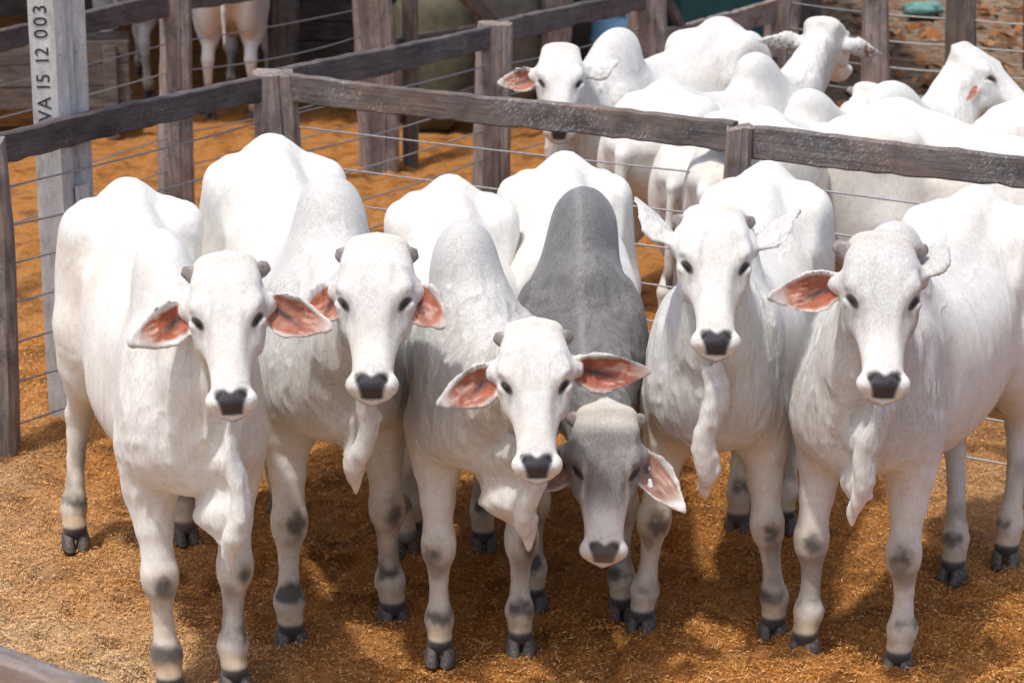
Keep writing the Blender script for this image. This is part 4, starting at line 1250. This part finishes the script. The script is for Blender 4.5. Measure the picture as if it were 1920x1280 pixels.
# ------------------------------------------------------------------ shed and clutter at the back
MATS['roof'] = plain_mat('old_roof_sheet', (0.16, 0.15, 0.14), 0.8, 0, 5, 0.4)
shed = empty('cattle_shed', (-2.5, 25, 0), 0)
tag(shed, 'dark open timber shed filling the upper left background', 'shed')
def bx(parent, name, c, s, mat, rz=0.0, ch=0.01):
    x, y, z = (v / 2 for v in s)
    V = []
    for sz in (-1, 1):
        for px, py in ((-x + ch, -y), (x - ch, -y), (x, -y + ch), (x, y - ch), (x - ch, y), (-x + ch, y), (-x, y - ch), (-x, -y + ch)):
            V.append((px, py, sz * z))
    Fc = [(i, (i + 1) % 8, 8 + (i + 1) % 8, 8 + i) for i in range(8)] + [tuple(reversed(range(8))), tuple(range(8, 16))]
    o = mesh_obj(name, V, Fc, mat)
    o.parent = parent
    o.matrix_local = parent.matrix_basis.inverted() @ Matrix.Translation(Vector(c)) @ Matrix.Rotation(rz, 4, 'Z')
    return o
rf = bx(shed, 'roof', (-2.6, 23.0, 3.35), (11.6, 9.0, 0.06), MATS['roof'])
for x in np.arange(-8.0, 3.0, 0.42):
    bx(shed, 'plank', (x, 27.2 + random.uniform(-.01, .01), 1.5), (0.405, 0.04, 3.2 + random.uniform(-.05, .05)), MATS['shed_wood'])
for x, y in ((-7.6, 19.4), (-5.0, 19.6), (-1.95, 19.9), (0.6, 20.3), (2.6, 20.6), (-5.0, 26.8), (-1.9, 26.8), (1.0, 26.8)):
    post(shed, (x, y), 0.24, 0.22, 3.33, 0.1, MATS['rail_dark'], int(x * 7 + y), 'post')
for z, y in ((0.55, 22.6), (1.0, 22.7), (0.75, 24.5)):
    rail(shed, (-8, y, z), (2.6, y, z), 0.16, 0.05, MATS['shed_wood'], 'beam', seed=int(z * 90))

def trough(loc, rz, ln, label):
    t = empty('feed_trough', (loc[0], loc[1], 0), rz)
    tag(t, label, 'trough', 'timber feed troughs in the far alley')
    inv = lambda x, y, z: tuple(t.matrix_basis @ Vector((x, y, z)))
    for i, z in enumerate((0.32, 0.50, 0.68)):
        bx(t, 'plank', inv(0, -0.28, z), (ln, 0.045, 0.165), MATS['shed_wood'], rz)
        bx(t, 'plank', inv(0, 0.28, z), (ln, 0.045, 0.165), MATS['shed_wood'], rz)
    bx(t, 'floor_board', inv(0, 0, 0.26), (ln, 0.51, 0.04), MATS['shed_wood'], rz)
    for sx_ in (-0.42, 0.42):
        for yy in (-0.33, 0.33):
            bx(t, 'leg', inv(sx_ * ln, yy, 0.36), (0.11, 0.05, 0.74), MATS['shed_wood'], rz)
    return t
trough((-4.05, 18.9), 0.15, 1.9, 'low plank trough behind the concrete post at the left edge')
trough((-1.1, 21.6), -0.1, 2.4, 'long plank trough in the shade between the two far hewn posts')

# teal tank behind the fence
MATS['teal'] = plain_mat('teal_paint', (0.030, 0.135, 0.125), 0.5, 0, 8, 0.2)
tk = empty('storage_bin', (2.0, 21.5, 0), 0.1)
tag(tk, 'large teal green storage bin at the top behind the timber rails', 'bin')
bx(tk, 'body', (2.05, 21.5, 1.15), (1.3, 1.0, 1.9), MATS['teal'], 0.1, 0.05)
bx(tk, 'lid', (2.05, 21.5, 2.14), (1.36, 1.06, 0.08), MATS['teal'], 0.1, 0.05)
for sx_ in (-0.5, 0.5):
    for yy in (-0.35, 0.35):
        bx(tk, 'foot', (2.05 + sx_, 21.5 + yy, 0.10), (0.16, 0.16, 0.21), MATS['shed_wood'], 0.1)
# sacks
def sack(loc, s, col, label, seed, name='feed_sack'):
    rg = random.Random(seed)
    me2 = ellipsoid_mesh(name, s[0], s[1], s[2], plain_mat(name + '_cloth', col, 0.8, 0, 14, 0.3, 0.5), 20, 14)
    for v in me2.vertices:
        f = 1 + (0.10 if name == 'feed_sack' else 0.35) * math.sin(v.co.x * 13 + seed + v.co.y * 9) * math.cos(v.co.z * 11 + v.co.y * 17) + rg.uniform(-.03, .03)
        p = Vector((math.copysign(abs(v.co.x / s[0])**0.7, v.co.x) * s[0], math.copysign(abs(v.co.y / s[1])**0.7, v.co.y) * s[1], math.copysign(abs(v.co.z / s[2])**0.7, v.co.z) * s[2]))
        v.co = p * f
    o = link(bpy.data.objects.new(name, me2))
    o.location = loc
    tag(o, label, 'sack' if name == 'feed_sack' else 'cloth')
    return o
sack((-0.62, 19.0, 0.62), (0.34, 0.28, 0.62), (0.09, 0.085, 0.05), 'olive full sack standing behind the crossed brace', 3)
sack((-0.05, 19.6, 0.78), (0.36, 0.28, 0.78), (0.17, 0.155, 0.125), 'pale grey bulging sack next to the olive sack', 5)
sack((4.6, 26.3, 0.10), (0.24, 0.24, 0.06), (0.13, 0.27, 0.24), 'crumpled turquoise cloth on the sandy ground at the upper right', 8, 'crumpled_cloth')
# sky-blue crate
MATS['blue'] = plain_mat('blue_plastic', (0.14, 0.30, 0.48), 0.5, 0, 6, 0.15)
cr = empty('plastic_drum', (0.95, 19.6, 0), 0.2)
tag(cr, 'light blue plastic drum half hidden behind the thick fence post', 'drum')
def lathe(parent, name, prof, mat, loc, seg=20):
    V = [(r_ * math.cos(2*math.pi*i/seg), r_ * math.sin(2*math.pi*i/seg), z) for r_, z in prof for i in range(seg)]
    Fc = [(j*seg+i, j*seg+(i+1) % seg, (j+1)*seg+(i+1) % seg, (j+1)*seg+i) for j in range(len(prof)-1) for i in range(seg)]
    Fc.append(tuple((len(prof)-1)*seg+i for i in range(seg)))
    o = mesh_obj(name, V, Fc, mat, None, True); o.parent = parent
    o.matrix_local = parent.matrix_basis.inverted() @ Matrix.Translation(Vector(loc))
    return o
lathe(cr, 'body', [(0.26, 0), (0.29, 0.03), (0.29, 0.3), (0.305, 0.32), (0.305, 0.35), (0.29, 0.37), (0.29, 0.62), (0.305, 0.64), (0.305, 0.67), (0.29, 0.69), (0.28, 0.92)], MATS['blue'], (0.95, 19.6, 0))
lathe(cr, 'lid', [(0.30, 0.90), (0.30, 0.96), (0.27, 0.965)], MATS['blue'], (0.95, 19.6, 0))

# fallen leaves on the sandy yard at the upper right
NLV = 1500
lx = RNG.uniform(2.0, 7.5, NLV); ly = RNG.uniform(16.2, 28.0, NLV)
kp = (lx * 0.55 + ly * 0.83) > 16.6
lx, ly = lx[kp], ly[kp]; NLV = len(lx)
lz = height(lx, ly) + 0.015
la = RNG.random(NLV) * 2 * math.pi; ls = RNG.uniform(0.04, 0.11, NLV)
e1 = np.stack([np.cos(la), np.sin(la), RNG.normal(0, 0.35, NLV)], 1) * ls[:, None]
e2 = np.stack([-np.sin(la), np.cos(la), RNG.normal(0, 0.5, NLV)], 1) * (ls * 0.45)[:, None]
lc = np.stack([lx, ly, lz + ls * 0.25], 1)
LV = np.stack([lc - e1, lc - e2 * 0.9, lc + e1, lc + e2], 1).reshape(-1, 3)
LV[:, 2] = np.maximum(LV[:, 2], np.repeat(lz, 4) - 0.01)
me = np_mesh('leaf_litter', LV, np.arange(NLV * 4).reshape(-1, 4))
tn = RNG.random(NLV)
set_col(me, 'husk', np.repeat(np.stack([np.interp(tn, [0, .5, 1], q) for q in ([.10, .26, .42], [.045, .10, .22], [.02, .035, .10])], 1), 4, 0))
me.materials.append(bpy.data.materials['husk'])
lo = link(bpy.data.objects.new('leaf_litter', me))
tag(lo, 'brown fallen leaves scattered over the sandy yard at the upper right', 'leaves', kind='stuff')
yard = empty('timber_post', (5.0, 22.4, 0), 0)
tag(yard, 'lone dark post standing in the sandy yard behind the cable fence', 'post')
post(yard, (5.0, 22.4), 0.2, 0.2, 2.2, 0.2, MATS['shed_wood'], 77, 'shaft')
